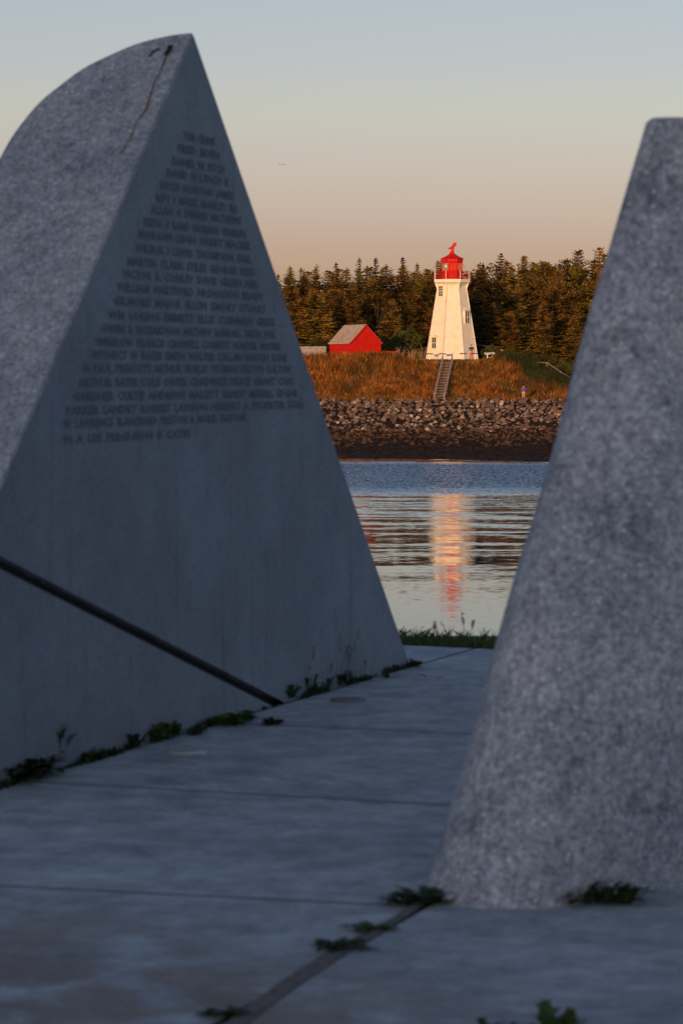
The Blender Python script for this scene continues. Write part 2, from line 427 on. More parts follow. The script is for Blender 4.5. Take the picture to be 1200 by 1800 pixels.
ys = [205 + 1.5 * i for i in range(10)] + [220 + .5 * i for i in range(120)] + [280 + .4 * i for i in range(80)] + [313, 316, 320, 325, 330, 336, 343, 350, 360, 372, 386, 400, 420, 445, 480, 540, 620, 660]
tag(grid_sheet('island_terrain', xs, ys, isl_z, M_island, isl_col), None, None, kind='structure')

# ------------------------------------------------------------ monument: left wave stone
A = gnd(720, 1170); B0 = gnd(0, 1385)
ab = (A - B0).normalized()
Lb = 5.7
Rr = A - ab * Lb; Rr.z = 0
nrm = Vector((ab.y, -ab.x, 0))                       # the text face looks this way
def hit(px, py, p0, n):
    d = ray(px, py); return CAM + d * ((p0 - CAM).dot(n) / d.dot(n))
apex = hit(340, 58, A, nrm)
sideN = (apex - Rr).normalized().cross(-nrm).normalized()   # plane of the light sloping face
if sideN.y > 0: sideN = -sideN
def densify(P, k=4):
    out = []
    Q = [P[0]] + P + [(2 * P[-1][0] - P[-2][0], 2 * P[-1][1] - P[-2][1])]
    for i in range(1, len(Q) - 2):
        p0, p1, p2, p3 = (np.array(Q[j], float) for j in (i - 1, i, i + 1, i + 2))
        for j in range(k):
            t = j / k; out.append(tuple(.5 * ((2 * p1) + (p2 - p0) * t + (2 * p0 - 5 * p1 + 4 * p2 - p3) * t * t + (3 * p1 - p0 - 3 * p2 + p3) * t ** 3)))
    out.append(P[-1]); return out
outl = [(319, 59.5), (286, 65), (238, 78), (191, 98), (147, 120), (110, 147), (73, 177), (44, 210), (20, 243), (0, 279)]
outl = densify(outl)
Cs = [hit(x, y, apex, sideN) for x, y in outl]
# carry the curve on down to the ground outside the photo
dn = (Rr - apex).normalized(); th = -nrm
def ab2(p): return (p - apex).dot(th), (p - apex).dot(dn)
al, bl = ab2(Cs[-1]); Lr = (Rr - apex).length
tipa = al + .42
for k in range(1, 11):
    s = k / 10; b_ = bl + (Lr - bl) * s
    a_ = al + (tipa - al) * math.sin(s * math.pi / 2) ** .8
    Cs.append(apex + th * a_ + dn * b_)
mono = thing('memorial_stone', 'tall pointed granite stone on the left with curved back and rows of engraved names', 'monument', (0, 0, 0))
bm = new()
va, vr, vA = bm.verts.new(apex), bm.verts.new(Rr), bm.verts.new(A)
vc = [bm.verts.new(c) for c in Cs]
tf = bm.faces.new((va, vr, vA))
bm.faces.new([va] + vc + [vr])
for c0, c1 in zip([va] + vc, vc):
    bm.faces.new((c0, vA, c1))
bm.faces.new((vr, vc[-1], vA))
bmesh.ops.recalc_face_normals(bm, faces=bm.faces)
# bevel the long edges a little
es = [e for e in bm.edges if set(e.verts) in ({va, vr}, {va, vA})]
bmesh.ops.bevel(bm, geom=es, offset=.006, segments=2, affect='EDGES')
# cut joint across the text face
g1a, g1b = hit(0, 977, A, nrm), hit(492, 1230, A, nrm)
gd = (g1b - g1a).normalized(); gu = nrm.cross(gd).normalized()
if gu.z < 0: gu = -gu
for off in (0, -.045):
    fs = [f for f in bm.faces if abs(f.normal.dot(nrm)) > .9995]
    geom = fs + list({e for f in fs for e in f.edges}) + list({v for f in fs for v in f.verts})
    bmesh.ops.bisect_plane(bm, geom=geom, plane_co=g1a + gu * off, plane_no=gu)
bm.normal_update()
gf = [f for f in bm.faces if abs(f.normal.dot(nrm)) > .9995 and -.045 < (f.calc_center_median() - g1a).dot(gu) < 0]
r = bmesh.ops.extrude_discrete_faces(bm, faces=gf)
for f in r['faces']:
    bmesh.ops.translate(bm, verts=f.verts, vec=-nrm * .05); f.material_index = 1
for f in bm.faces:
    if abs(f.normal.dot(nrm)) > .9995 and f.material_index == 0: f.material_index = 2
body = bm_obj('stone_body', bm, M_stone, mono); body.data.materials.append(M_groove); body.data.materials.append(M_honed)
# engraved names (too worn to read in the photo), one mesh
LN = [((605, 45), (750, 75), 'TOM CRANE'), ((580, 100), (770, 140), 'FRED IRVIN'), ((555, 160), (795, 205), 'DANIEL W FITCH'), ((530, 215), (815, 260), 'DAVID N LYNCH R'),
      ((500, 275), (835, 320), 'FITCH NORTON JAMES'), ((480, 330), (850, 380), 'ROY I MARK MANLEY ELI'), ((455, 385), (870, 435), 'ALLAN G DENNIS MATHEWS'),
      ((425, 445), (890, 495), 'KEITH G RAND NORMAN WARREN'), ((400, 500), (910, 550), 'MORGAN LEIGH HARRY MACKIE'), ((385, 565), (920, 610), 'WILBUR I LEWIS THOMPSON EARL'),
      ((350, 625), (935, 670), 'MARTIN CLARK STILES GEORGE REED'), ((325, 685), (950, 725), 'VICTOR R CONLEY DAVIS GREEN NEIL'),
      ((300, 740), (975, 785), 'WILLIAM HARTFORD NICHOLSON BRADY'), ((285, 805), (985, 840), 'GILMORE MAJOR ELLEN EMORY STUART'),
      ((260, 870), (1020, 900), 'WM LORING EMMETT ELLIS CUSHMAN GREG'), ((230, 935), (1030, 955), 'OWEN R RICHARDSON MATHEW RANDALL SMITH JOEL'),
      ((205, 995), (1050, 1010), 'WINSLOW FRANCIS CROWELL CORBETT HUNTER WAYNE'), ((185, 1055), (1080, 1062), 'WITHECT W BATES SMITH WALTER CALLAN WAUGH KANE'),
      ((150, 1115), (1095, 1115), 'N PAUL PRESCOTT ARTHUR HURLEY PITTMAN KELTON DALTON'), ((125, 1180), (1110, 1170), 'ARTHUR BATES COLE OWEN CHADWICK PIERCE GRANT CHAS'),
      ((100, 1245), (1130, 1225), 'GARDNER CURTIS ANDREWS MALLETT ERNEST MERRILL EDGAR'), ((70, 1305), (1155, 1280), 'PARKER LANDRY ROBERT LAWSON HERBERT A SYLVESTER STAN'),
      ((55, 1370), (890, 1335), 'W LAWRENCE BLANCHARD PRESTON A MORSE TRAFTON'), ((60, 1440), (640, 1410), 'N A LEE FERGUSON B CATES')]
tb = new()
for (x0, y0), (x1, y1), txt in LN:
    pl = hit(90 + x0 / 2.609, 220 + y0 / 2.609, A, nrm); pr = hit(90 + x1 / 2.609, 220 + y1 / 2.609, A, nrm)
    cu = bpy.data.curves.new('tmp', 'FONT'); cu.body = txt; cu.size = 1; cu.resolution_u = 1
    cu.space_word = 1.7; cu.offset = .045
    to = bpy.data.objects.new('tmp', cu); C.objects.link(to)
    me = to.to_mesh(); n0 = len(tb.verts)
    co = [v.co.copy() for v in me.vertices]; fc = [tuple(p.vertices) for p in me.polygons]
    to.to_mesh_clear(); bpy.data.objects.remove(to); bpy.data.curves.remove(cu)
    w = max(c.x for c in co) - min(c.x for c in co); x_min = min(c.x for c in co)
    sx = (pr - pl).dot(ab) / w
    z0 = (pl.z + pr.z) / 2 - .018
    base = Vector((pl.x, pl.y, z0))
    vv = [tb.verts.new(base + ab * ((c.x - x_min) * sx) + Vector((0, 0, c.y * .047)) + nrm * .0016) for c in co]
    for f in fc:
        try: tb.faces.new([vv[i] for i in f])
        except ValueError: pass
bm_obj('inscription', tb, M_ink, mono, normals=False)
# rust streaks below the two small bolts near the apex
def ribbon(bm, pix, wd, lift=.0015):
    L = [hit(x, y, apex, sideN) + sideN * lift for x, y in pix]
    prev = None
    for i, p in enumerate(L):
        d = (L[min(i + 1, len(L) - 1)] - L[max(i - 1, 0)]).normalized(); s = d.cross(sideN).normalized() * wd[i if i < len(wd) else -1] / 2
        cur = (bm.verts.new(p + s), bm.verts.new(p - s))
        if prev: bm.faces.new((prev[0], prev[1], cur[1], cur[0]))
        prev = cur
bm = new(); ribbon(bm, [(294, 96), (283, 125), (272, 145), (262, 178), (258, 192), (240, 215), (232, 238), (224, 252), (213, 270)], [.012, .007, .007, .01, .012, .006, .008, .006, .014]); 
bm_obj('rust_streak', bm, M_rust, mono, normals=False)
bm = new(); ribbon(bm, [(300, 79), (298, 88), (291, 97)], [.02, .026, .024]); ribbon(bm, [(281, 86), (271, 91), (262, 100)], [.016, .018, .01])
bm_obj('rust_patch', bm, mat('dark_rust', color=(.03, .014, .008)), mono, normals=False)

# ------------------------------------------------------------ monument: right wave stone
base_out = [gnd(741, 1566), gnd(747, 1578), gnd(772, 1589), gnd(830, 1596), gnd(880, 1598), gnd(950, 1597), gnd(1050, 1585), gnd(1130, 1570), gnd(1200, 1556)]
base_out += [Vector((1.35, 8.85, 0)), Vector((1.75, 9.5, 0)), Vector((1.6, 10.0, 0)), Vector((.8, 9.4, 0)), Vector((.33, 8.6, 0))]
tY = 8.35
TL = at(1139, 208, tY)
edge = [(741, 1566), (793, 1400), (830, 1270), (868, 1130), (902, 1010), (938, 900), (961, 820), (989, 720), (1010, 636), (1041, 528), (1069, 440), (1089, 372), (1113, 292), (1135, 219), (1137, 213), (1141, 209.5), (1146, 208)]
NS = 30
rings = []
ez = [(at(x, y, 8.32).z, at(x, y, 8.32).x) for x, y in edge]
zt = TL.z
bm = new()
n = len(base_out)
topw = [0.0, .012, .05, .11, .2, .34, .52, .74, .95, 1.05, 1.1, 1.0, .55, .12]
topy = [0, -.035, -.055, -.06, -.055, -.04, .0, .06, .16, .28, .45, .62, .4, .12]
for s in [k / NS for k in range(NS)] + [.975, .983, .989, .993, .996, .9985, 1.0]:
    z = zt * s; xe = interp(z, ez)
    ring = []
    for i, p in enumerate(base_out):
        q = Vector((TL.x + topw[i], tY + topy[i], 0))
        bx = p.x - base_out[0].x; tx = topw[i]
        x = xe + bx * (1 - s) + tx * s
        y = p.y * (1 - s) + q.y * s
        zz = z - (.014 * tx * 1.0) * s * 2
        ring.append(bm.verts.new((x, y, zz)))
    rings.append(ring)
for r0, r1 in zip(rings, rings[1:]):
    for i in range(n): bm.faces.new((r0[i], r0[(i + 1) % n], r1[(i + 1) % n], r1[i]))
bm.faces.new(rings[-1]); bm.faces.new(rings[0][::-1])
rst = thing('memorial_stone', 'speckled granite stone with rounded foot on the right, cut by the frame', 'monument')
o = bm_obj('stone_body', bm, M_stone2, rst, smooth=True)
o.data.set_sharp_from_angle(angle=R(40))

# ------------------------------------------------------------ paving details: round patches, weeds, leaves, grass edge
M_plate = mat('dark_plate', two_tone((.12, .12, .125), (.2, .2, .2), 20))
for (px, py, rr, lab) in ((612, 1232, .085, 'small dark round cover set in the far paving slab'), (330, 1322, .085, 'faint round cover set in the paving near the left stone weeds')):
    p = gnd(px, py); bm = new()
    bmesh.ops.create_cone(bm, segments=28, radius1=rr, radius2=rr - .006, depth=.012, cap_ends=True, matrix=Matrix.Translation((0, 0, .004)))
    bmesh.ops.create_cone(bm, segments=6, radius1=.012, radius2=.012, depth=.006, cap_ends=True, matrix=Matrix.Translation((.045, 0, .012)))
    o = bm_obj('round_cover', bm, M_plate if px > 500 else M_pave); o.location = (p.x, p.y, 0); tag(o, lab, 'cover', 'covers set in the paving')

rnd = random.Random(5)
M_leaf = mat('weed_leaf', two_tone((.03, .055, .015), (.07, .11, .03), 14, rough=.6))
M_leafd = mat('weed_leaf_dark', two_tone((.018, .03, .012), (.04, .055, .02), 14, rough=.6))
M_stalk = mat('dry_stalk', two_tone((.10, .07, .04), (.16, .12, .07), 20))
M_red = mat('reddish_leaf', two_tone((.07, .03, .02), (.05, .06, .02), 18))
def jag_leaf(bm, p, az, L, w, lift, curl, jag=True):
    d = Vector((math.cos(az), math.sin(az), 0)); s = Vector((-math.sin(az), math.cos(az), 0)); prev = None
    N = 9
    for i in range(N + 1):
        t = i / N
        c = p + d * (L * t) + Vector((0, 0, lift * math.sin(t * math.pi * .5) - curl * t * t))
        c.z = max(c.z, .004)
        ww = w * math.sin(math.pi * min(1, t * .9 + .06)) ** .8
        if jag: ww *= (1.0 if i % 2 else .5)
        cur = (bm.verts.new(c + s * ww + Vector((0, 0, .25 * ww))), bm.verts.new(c), bm.verts.new(c - s * ww + Vector((0, 0, .25 * ww))))
        if prev:
            bm.faces.new((prev[0], prev[1], cur[1], cur[0])); bm.faces.new((prev[1], prev[2], cur[2], cur[1]))
        prev = cur
def weed(p, label, spread_x, spread_y, nleaf, L, lift, w=.014, m=M_leaf, stalks=0, sh=.15, jag=True, name='weed', axis=None):
    L *= 1.35; lift *= 1.5; w *= 1.35; nleaf = int(nleaf * 1.5); sh *= 1.1
    root = thing(name, label, 'weed', (p.x, p.y, 0), group='weeds growing in the paving joints')
    bm = new(); ax = axis or Vector((1, 0, 0)); ay = Vector((-ax.y, ax.x, 0))
    for _ in range(nleaf):
        q = ax * rnd.uniform(-spread_x, spread_x) + ay * rnd.uniform(-spread_y, spread_y)
        jag_leaf(bm, q, rnd.uniform(0, 2 * math.pi), L * rnd.uniform(.55, 1.1), w * rnd.uniform(.7, 1.2), lift * rnd.uniform(.3, 1.1), L * .25 * rnd.random(), jag)
    bm_obj('leaves', bm, m, root, normals=False)
    if stalks:
        bm = new()
        for _ in range(stalks):
            q = ax * rnd.uniform(-spread_x, spread_x); h = sh * rnd.uniform(.6, 1); lx = rnd.uniform(-.25, .25) * h
            pts = [q, q + Vector((lx * .3, 0, h * .5)), q + Vector((lx, 0, h))]
            tube(bm, pts, [.0018, .0014, .001], 4)
            for j in range(7):
                t = rnd.uniform(.6, 1); c = q + Vector((lx * t, 0, h * t))
                jag_leaf(bm, c, rnd.uniform(0, 6.28), .014, .0035, .008, 0, False)
        bm_obj('stalk', bm, M_stalk, root, normals=False)
    return root
weed(gnd(45, 1368), 'large dark leafy weed at the foot of the left stone, at the frame edge', .17, .03, 75, .10, .055, .016, M_leafd, 2, .14, jag=False, axis=ab)
weed(gnd(95, 1350), 'tall rounded dark weed beside the left stone, second from the frame edge', .035, .02, 40, .05, .11, .016, M_leafd, 0, jag=False, axis=ab)
weed(gnd(228, 1316), 'low dark weed with one thin stalk at the foot of the left stone', .05, .02, 26, .055, .05, .011, M_leafd, 2, .13, jag=False, axis=ab)
weed(gnd(285, 1300), 'bright green leafy weed at the foot of the left stone', .13, .02, 60, .045, .05, .013, M_leaf, 0, jag=False, axis=ab)
weed(gnd(415, 1272), 'flat green weed on the paving joint left of the stone cut', .11, .025, 55, .05, .035, .012, M_leaf, 2, .05, jag=False, axis=ab)
weed(gnd(478, 1274), 'small green tuft at the start of the paving joint', .03, .015, 18, .035, .02, .01, M_leafd, jag=False)
weed(gnd(505, 1232), 'green weed growing where the cut in the left stone meets the ground', .05, .012, 30, .045, .055, .011, M_leaf, 1, .08, jag=False, axis=ab)
weed(gnd(540, 1222), 'dark grassy weed with thin stalks right of the stone cut', .06, .015, 34, .05, .07, .005, M_leafd, 3, .24, jag=False, axis=ab)
weed(gnd(603, 1204), 'weed with three tall dry seed stalks at the stone foot', .09, .015, 40, .05, .05, .006, M_leafd, 6, .26, jag=False, axis=ab)
weed(gnd(680, 1192), 'small sprig of leaves near the far corner of the left stone', .03, .01, 9, .03, .02, .006, M_leafd, 1, .06, axis=ab)
weed(gnd(729, 1172), 'reddish dark tuft at the far corner of the left stone', .022, .012, 22, .035, .025, .008, M_red, 1, .05, jag=False)
weed(gnd(158, 1340), 'thin dark tufts at the stone foot, just right of the big dark weed', .05, .012, 20, .035, .03, .008, M_leafd, 1, .06, jag=False, axis=ab)
weed(gnd(345, 1291), 'sparse low tuft between the bright green weed and the flat one', .05, .012, 18, .03, .025, .008, M_leafd, jag=False, axis=ab)
weed(gnd(572, 1213), 'narrow grass tuft between the two stalky weeds', .05, .01, 26, .045, .045, .004, M_leafd, 2, .16, jag=False, axis=ab)
weed(gnd(640, 1197), 'faint low tuft right of the tallest dry stalks', .06, .01, 20, .03, .02, .006, M_leafd, 1, .12, jag=False, axis=ab)
weed(gnd(735, 1590), 'dandelion like weed with jagged leaves at the corner of the right stone', .07, .025, 26, .07, .032, .014, M_leafd)
weed(gnd(1035, 1590), 'wide jagged green weed along the foot of the right stone', .12, .018, 42, .06, .045, .014, M_leafd)
weed(gnd(655, 1636), 'small jagged weed in the sandy joint, the upper one', .035, .01, 12, .055, .02, .011, M_leaf)
weed(gnd(597, 1668), 'flat jagged weed in the sandy joint, the lower one', .05, .012, 18, .06, .018, .011, M_leafd)
weed(gnd(385, 1786), 'low weed where the sandy joint leaves the frame', .035, .01, 12, .05, .014, .011, M_leafd)
weed(gnd(955, 1838), 'weed with upright green leaves at the bottom frame edge', .07, .02, 26, .05, .065, .012, M_leaf)
weed(gnd(852, 1812), 'small sprig at the bottom frame edge left of a larger weed', .02, .01, 7, .04, .02, .008, M_leafd)
for px, py, az, lab in ((748, 1192, 2.4, 'fallen green leaf on the paving, the left of two'), (767, 1196, .3, 'fallen green leaf on the paving, the right of two'), (842, 1200, 0, 'small dark fallen leaf near the right stone'),
                        (690, 1193, .2, 'fallen curled leaf beside the far end of the left stone')):
    bm = new(); jag_leaf(bm, Vector((0, 0, .004)), az, .05 if px < 800 else .025, .008, .018, .012, False)
    o = bm_obj('fallen_leaf', bm, M_leaf if px < 800 else M_leafd, normals=False); p = gnd(px, py); o.location = (p.x, p.y, 0); tag(o, lab, 'leaf', 'leaves lying on the paving')
# low irregular fringe of moss and seedlings along the foot of the left stone
V, F = [], []; rgf = random.Random(91)
for _ in range(2600):
    q = rgf.uniform(0, 4.9); k_ = noise.noise(Vector((q * 3.1, 7.7, 0))) + .35 * noise.noise(Vector((q * 11, 1.7, 0)))
    if k_ < rgf.uniform(-.15, .45): continue
    c = A - ab * q + nrm * (abs(rgf.gauss(0, .014)) + .002); h = rgf.uniform(.006, .02) + max(0, k_) * .045 * rgf.random(); a = rgf.uniform(0, 6.28); w = rgf.uniform(.003, .008)
    i = len(V); l = Vector((rgf.gauss(0, .4) * h, rgf.gauss(0, .4) * h, h)); sd_ = Vector((math.cos(a) * w, math.sin(a) * w, 0))
    V += [c - sd_, c + sd_, c + l + sd_ * .5, c + l * 1.15 - sd_ * .3]; F += [(i, i + 1, i + 2), (i, i + 2, i + 3)]
tag(mesh_obj('ground_cover', V, F, M_leafd), None, None, kind='stuff')
# grass on the edge beyond the paving
def blades(name, n, area, hrange, wr, m, seed, lean=.35, colf=None, zf=None, dens=None):
    rg = random.Random(seed); vs, fs, cols = [], [], []
    while len(fs) < n:
        x, y = area(rg)
        if dens and rg.random() > dens(x, y): continue
        z = zf(x, y); h = rg.uniform(*hrange); w = rg.uniform(*wr); a = rg.uniform(0, 6.28); lx, ly = rg.gauss(0, lean) * h, rg.gauss(0, lean) * h
        ca, sa = math.cos(a) * w, math.sin(a) * w * .4; i = len(vs)
        vs += [(x - ca, y - sa, z - .02 * h), (x + ca, y + sa, z - .02 * h), (x + lx * .4 + ca * .6, y + ly * .4, z + h * .6), (x + lx, y + ly, z + h)]
        fs.append((i, i + 1, i + 2)); fs.append((i, i + 2, i + 3))
        if colf:
            c = colf(x, y, rg); cols += [c] * 4
    o = mesh_obj(name, vs, fs, m)
    if colf: set_col(o.data, cols)
    return tag(o, None, None, kind='stuff')
def edge_y(x): return (e1 + ed * (x - e1.x)).y
blades('grass', 16000, lambda g: (lambda x: (x, edge_y(x) + .02 + g.random() ** 1.5 * .7))(g.uniform(-2.2, 4.5)), (.03, .10), (.0010, .0028),
       mat('edge_grass', two_tone((.03, .045, .012), (.06, .08, .025), 5)), 3, .5, zf=lambda x, y: -.04)
for i, (px, h, lab) in enumerate(((817, .155, 'tallest seed stalk in the grass at the paving edge'), (769, .11, 'brown seed head in the grass below the tower reflection'), (790, .12, 'bent stalk in the grass at the paving edge'),
                                 (737, .09, 'short leafy stalk in the grass beside the left stone'), (760, .085, 'thin forked stalk in the grass at the paving edge'), (826, .12, 'second seed stalk beside the tallest one'), (853, .085, 'thin stalk in the grass beside the right stone'))):
    p = gnd(px, 1133); bm = new(); lx = rnd.uniform(-.03, .03)
    if i == 2: lx = -.045
    pts = [(0, 0, -.04), (lx * .3, 0, h * .5), (lx, 0, h)]
    tube(bm, pts, [.002, .0016, .001], 5)
    for j in range(26 if i in (0, 1, 5) else 9):
        t = rnd.uniform(.62 if i in (0, 1, 5) else .3, 1.02); jag_leaf(bm, Vector((lx * t, 0, h * t)), rnd.uniform(0, 6.28), .016, .004, .01, 0, False)
    o = bm_obj('seed_stalk', bm, M_stalk, normals=False); o.location = (p.x, p.y + .12, 0); tag(o, lab, 'stalk', 'stalks in the grass at the paving edge')

# ------------------------------------------------------------ riprap boulders
M_rocks = [mat('rock_grey', two_tone((.08, .066, .06), (.20, .165, .145), 1.6, bmp=.05, rnd=.3)), mat('rock_brown', two_tone((.07, .052, .045), (.16, .115, .095), 1.6, bmp=.05, rnd=.4)),
           mat('rock_pale', two_tone((.22, .18, .155), (.40, .33, .29), 1.6, bmp=.05, rnd=.15))]
def rock_mesh(seed, m):
    rg = random.Random(seed); bm = new()
    for _ in range(11):
        v = Vector((rg.gauss(0, 1), rg.gauss(0, 1), rg.gauss(0, 1))).normalized()
        bm.verts.new((v.x * .62 * rg.uniform(.8, 1.1), v.y * .5, v.z * .42 * rg.uniform(.8, 1.1)))
    r = bmesh.ops.convex_hull(bm, input=bm.verts)
    junk = [g for g in r['geom_interior'] if isinstance(g, bmesh.types.BMVert)]
    bmesh.ops.delete(bm, geom=junk, context='VERTS')
    bmesh.ops.bevel(bm, geom=bm.edges[:], offset=.012, segments=1, affect='EDGES')
    bmesh.ops.recalc_face_normals(bm, faces=bm.faces)
    me = bpy.data.meshes.new('boulder'); bm.to_mesh(me); bm.free(); me.materials.append(M_rocks[m]); return me
rockm = [[rock_mesh(10 * m + i, m) for i in range(5)] for m in range(3)]
RL = ['grey angular boulder in the rock wall below the grassy bank', 'brown angular boulder in the rock wall below the grassy bank', 'pale boulder standing out in the rock wall below the bank']
rg = random.Random(77); cnt = 0; row = 0
spots = []
y = 283.6
while y < 288.6:
    x = -6 + (row % 2) * .5
    while x < 26.5:
        spots.append((x + rg.uniform(-.25, .25), y + rg.uniform(-.3, .3))); x += rg.uniform(.72, 1.02)
    y += .62; row += 1
rg.shuffle(spots)
for (x, y) in spots[:298]:
    m = rg.choices((0, 1, 2), (.55, .33, .12))[0]
    o = bpy.data.objects.new('boulder', rg.choice(rockm[m])); C.objects.link(o)
    s = rg.uniform(.42, .78) * (1 if m < 2 else .8); o.scale = (s * rg.uniform(.8, 1.2), s, s * rg.uniform(.8, 1.2))
    o.location = (x, y, isl_z(x, y) + .22 * s + .08); o.rotation_euler = (rg.uniform(-.5, .9), rg.uniform(-.6, .6), rg.uniform(0, 6.28))
    tag(o, RL[m], 'boulder', ('grey', 'brown', 'pale')[m] + ' boulders of the rock wall')
def scatter_rocks(name, n, area, srange, mset, seed, m_over=None, dz=.05):
    rg = random.Random(seed); V, F, MI = [], [], []
    for _ in range(n):
        x, y = area(rg); mi = rg.choices(range(len(mset)), mset)[0]; me = rg.choice(rockm[mi])
        s = rg.uniform(*srange); Mx = Matrix.Translation((x, y, isl_z(x, y) + dz * s)) @ Matrix.Rotation(rg.uniform(0, 6.28), 4, 'Z') @ Matrix.Rotation(rg.uniform(-.7, .7), 4, 'X') @ Matrix.Diagonal((s * rg.uniform(.7, 1.3), s, s * rg.uniform(.6, 1.1), 1))
        i0 = len(V); V += [Mx @ v.co for v in me.vertices]
        for p in me.polygons: F.append([i0 + k for k in p.vertices]); MI.append(mi)
    o = mesh_obj(name, V, F, M_rocks[0] if not m_over else m_over)
    if not m_over:
        o.data.materials.append(M_rocks[1]); o.data.materials.append(M_rocks[2]); o.data.polygons.foreach_set('material_index', MI)
    return tag(o, None, None, kind='stuff')
scatter_rocks('small_rocks', 4500, lambda g: (g.uniform(-45, 60), g.uniform(281.6, 288.9)), (.3, .6), (.5, .4, .1), 4, None, .0)
M_weed = mat('rockweed_brown', two_tone((.006, .004, .003), (.026, .014, .007), 1.2, rough=.75, bmp=.1))
def sea_area(g):
    x = g.uniform(-30, 45); return x, shore(x) - .3 + (279.5 - shore(x)) * g.random() ** .8
scatter_rocks('seaweed', 14000, sea_area, (.2, .55), (1, 1, 1), 8, M_weed, -.1)
M_wet = mat('wet_rock', two_tone((.03, .02, .014), (.085, .055, .036), 1.6, rough=.6, rnd=.2))
scatter_rocks('wet_rocks', 2600, lambda g: (g.uniform(-45, 60), g.uniform(279.4, 282.4)), (.25, .5), (1, 1, 1), 14, M_wet, .1)
scatter_rocks('shore_stones', 330, lambda g: (g.uniform(-10, 30), g.uniform(255, 281)), (.3, .7), (1, 1, 1), 9, M_wet, .1)

# ------------------------------------------------------------ bank grass
def stair_x(y): return at(771, 704, 290.2).x + (at(786, 641, 303.6).x - at(771, 704, 290.2).x) * (y - 290.2) / 13.4
def no_stair(x, y): return 0.0 if y < 304.6 and abs(x - stair_x(y)) < .85 else 1.0
M_bank = attr_mat('dry_grass', scale=.8, bmp=0.0)
def bank_col(x, y, g):
    n = fbm(x, y, .30, 5.5); n2 = fbm(x, y, 1.1, 8.5)
    gr = smooth(18.0, 20.5, x + 1.6 * n + (y - 297) * .45) * smooth(293, 299, y)
    c = Vector((.27, .105, .02)).lerp(Vector((.11, .065, .015)), max(0, min(1, .5 + 1.6 * n + .9 * n2)))
    if g.random() < .08: c = Vector((.36, .21, .07))
    if g.random() < .10: c = Vector((.22, .06, .02))
    if n2 < -.18: c = c * .45
    c = c.lerp(Vector((.022, .036, .010)), gr * .94)
    return tuple(c * g.uniform(.6, 1.3))
blades('dry_grass', 130000, lambda g: (g.uniform(-16, 34), g.uniform(289.2, 304.5)), (.15, .55), (.012, .032), M_bank, 21, .25, bank_col, isl_z, dens=no_stair)
blades('tall_dry_grass', 14000, lambda g: (g.uniform(-16, 19), g.uniform(298, 305)), (.5, .95), (.012, .03), M_bank, 22, .15, bank_col, isl_z,
       dens=lambda x, y: 0.0 if 7.9 < x < 16.2 else (1.0 if x < 6.5 or x > 15.6 else .35))
blades('lawn', 16000, lambda g: (g.uniform(-18, 34), g.uniform(304, 336)), (.08, .22), (.02, .04), M_bank, 23, .4,
       lambda x, y, g: tuple((Vector((.10, .085, .025)) if x < 17 else Vector((.04, .06, .018))) * g.uniform(.6, 1.3)), isl_z)

# ------------------------------------------------------------ lighthouse
def clap(col, col2):
    def f(t, b):
        P = objc(t); n1, r1 = noise_ramp(t, P, 1.5, [(.3, col2), (.7, col)], 5)
        sp = nd(t, 'ShaderNodeSeparateXYZ'); t.links.new(P, sp.inputs[0])
        mo = nd(t, 'ShaderNodeMath', operation='MULTIPLY'); mo.inputs[1].default_value = 6.5; t.links.new(sp.outputs[2], mo.inputs[0])
        fr = nd(t, 'ShaderNodeMath', operation='FRACT'); t.links.new(mo.outputs[0], fr.inputs[0])
        t.links.new(r1.outputs[0], b.inputs['Base Color']); b.inputs['Roughness'].default_value = .6
        bump(t, b, fr.outputs[0], .35, .02)
    return f
M_white = mat('white_shingle', clap((.73, .69, .61), (.63, .58, .50)))
M_wt = mat('white_trim', two_tone((.66, .64, .60), (.74, .72, .68), 3, rough=.5))
M_lred = mat('red_paint', two_tone((.42, .006, .004), (.52, .010, .006), 2, rough=.5), Specular_IOR_Level=.2)
M_dglass = mat('window_glass', color=(.03, .028, .025), rough=.12, Specular_IOR_Level=.5)
M_lglass = mat('lantern_glass', color=(.20, .20, .22), rough=.12, Specular_IOR_Level=.5)
M_oglass = mat('sunlit_pane', color=(.62, .16, .07), rough=.3)  # low sun on the glass put into its colour as orange
LC = at(793.6, 634, 331); LZ = isl(LC.x, 331) + W - .05
LC = Vector((LC.x, 331, LZ)); ZS = 1.0
lh = thing('lighthouse', 'white tapering octagonal lighthouse with red lantern room and gallery', 'lighthouse', LC)
VA = [R(-66 + 45 * k) for k in range(8)]                # vertex angles from the camera side
def pt(a, r, z): return (r * math.sin(a), -r * math.cos(a), z)
def octa(bm, prof, cap0=True, cap1=True, angs=VA):
    rings = [[bm.verts.new(pt(a, r, z)) for a in angs] for r, z in prof]
    for r0, r1 in zip(rings, rings[1:]):
        for k in range(len(angs)): bm.faces.new((r0[k], r0[(k + 1) % len(angs)], r1[(k + 1) % len(angs)], r1[k]))
    if cap0: bm.faces.new(rings[0][::-1])
    if cap1: bm.faces.new(rings[-1])
bm = new(); octa(bm, [(3.17, .22), (2.44, 4.6), (1.72, 8.72), (1.74, 8.98)]); bm_obj('tower_wall', bm, M_white, lh)
bm = new()
for a in VA:                                            # corner boards
    p = [Vector(pt(a, 3.185, .22)), Vector(pt(a, 1.73, 8.75))]; tube(bm, p, .055, 6)
bm_obj('corner_boards', bm, M_wt, lh)
bm = new(); octa(bm, [(3.26, -.6), (3.23, .23)]); bm_obj('foundation', bm, mat('red_foundation', two_tone((.22, .03, .015), (.32, .05, .025), 3)), lh)
bm = new(); octa(bm, [(1.76, 8.8), (1.9, 8.95), (2.16, 9.1), (2.22, 9.12), (2.22, 9.46), (1.2, 9.47)]); gal = bm_obj('gallery', bm, M_wt, lh)
bm = new()
